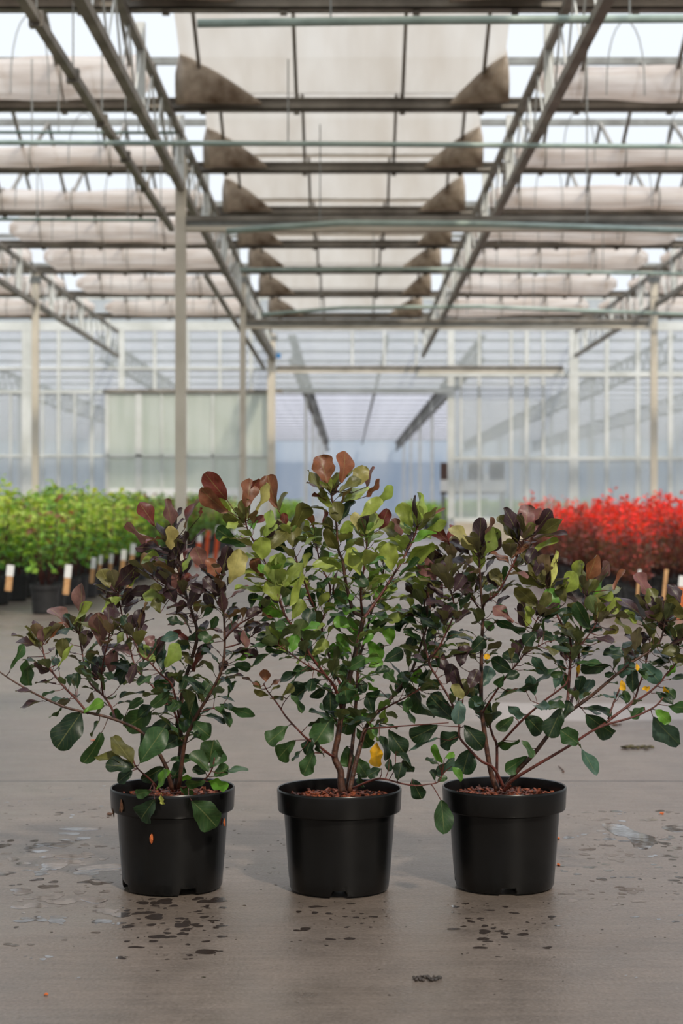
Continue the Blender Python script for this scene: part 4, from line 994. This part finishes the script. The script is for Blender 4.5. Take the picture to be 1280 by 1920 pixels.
m.tube(pts, [.0012,.0016,.0018,.0018,.001], 6); tag(m.build('twig', M['dead'], None, gg, smooth=True), 'thin hooked dark twig lying behind the right pot', 'twig')

# glazed side walls of the house
for nm, x, lab in (('wall_left', -10.2, 'glazed left side wall of the greenhouse'), ('wall_right', 9.75, 'glazed right side wall of the greenhouse')):
    root = empty(nm, (x, 14, 0)); tag(root, lab, 'wall', kind='structure'); a = MB(); y = -11.0
    while y < 38.9: a.box(x-.04, x+.04, y-.03, y+.03, 0, HG); y += .8
    for z in (.35, 1.9, 3.2, HG-.04): a.box(x-.045, x+.045, -11, 38.85, z-.04, z+.04)
    a.build('frame', M['paint'], root, (x,14,0)); a = MB(); a.box(x-.006, x+.006, -11, 38.85, .3, HG); a.build('glazing', M['glass'], root, (x,14,0))
    a = MB(); a.box(x-.1, x+.1, -11, 38.75, 0, .3); a.build('curb', M['concretecurb'], root, (x,14,0))
# roof over the near part of the house, out of the picture: dark film added to dim the foreground, gap shaped for the sun
M['dimfilm'] = film_mat('dark film dimming the near part', srgb(150,144,132), srgb(134,126,115), .5)
ce = MB(); y = -11.0
while y < 11.0:
    for xa, xb in ((-11, -1.5), (-1.5, .8), (.8, 3.3), (3.3, 11)):
        if (xa == .8 and y >= -2) or (xa == -1.5 and y > 3) or (y > 5): continue
        ce.add([(xa,y,HG+.1),(xb,y,HG+.1),(xb,y+1.5,HG+.8),(xa,y+1.5,HG+.8),(xb,y+3,HG+.1),(xa,y+3,HG+.1)], [(0,1,2,3),(3,2,4,5)])
    y += 3.0
tag(ce.build('dimming_ceiling', M['dimfilm'], None, (0,0,HG)), 'unseen roof film added to dim the near part of the house', 'dimming_ceiling', kind='structure')
# ================================================================== light, camera
w = bpy.data.worlds.new('overcast sky'); bpy.context.scene.world = w; w.use_nodes = True
nt = w.node_tree; nt.nodes.clear()
out = nt.nodes.new('ShaderNodeOutputWorld'); bg = nt.nodes.new('ShaderNodeBackground')
tc = nt.nodes.new('ShaderNodeTexCoord'); sp = nt.nodes.new('ShaderNodeSeparateXYZ'); nt.links.new(tc.outputs['Generated'], sp.inputs[0])
c = ramp(nt, sp.outputs[2], [(0.0, (.30,.30,.29,1)), (.02, (.93,.99,1.05,1)), (.30, (.95,1.01,1.07,1)), (.6, (1.45,1.55,1.7,1)), (1.0, (1.8,1.95,2.2,1))])
nt.links.new(c, bg.inputs[0]); bg.inputs[1].default_value = SKY = 1.0
nt.links.new(bg.outputs[0], out.inputs[0])
sl = bpy.data.lights.new('sun', 'SUN'); sl.energy = 2.5; sl.angle = math.radians(4); sl.color = (1.0, .90, .76)
so = bpy.data.objects.new('sun', sl); C.objects.link(so); so.location = (3, -6, 9)
el, az = math.radians(44), math.radians(24)          # behind the camera, a little to the right
d = Vector((-math.sin(az)*math.cos(el), math.cos(az)*math.cos(el), -math.sin(el)))
so.rotation_euler = d.to_track_quat('-Z', 'Y').to_euler()

cd = bpy.data.cameras.new('camera'); co = bpy.data.objects.new('camera', cd); C.objects.link(co)
co.location = (0, 0, EYE); co.rotation_euler = (math.pi/2, 0, 0)
cd.sensor_fit = 'AUTO'; cd.sensor_width = 36; cd.lens = F / 1920 * 36
cd.shift_x = -(VX - 640) / 1920; cd.shift_y = -(960 - VY) / 1920
cd.clip_end = 400; cd.clip_start = .05
cd.dof.use_dof = True; cd.dof.focus_distance = 4.08; cd.dof.aperture_fstop = 5.6
sc = bpy.context.scene; sc.camera = co
sc.view_settings.view_transform = 'Standard'; sc.view_settings.look = 'None'; sc.view_settings.gamma = 1; sc.view_settings.exposure = 0.0
sc.view_settings.use_curve_mapping = False
sc.cycles.use_denoising = True; sc.cycles.max_bounces = 8; sc.cycles.transparent_max_bounces = 12
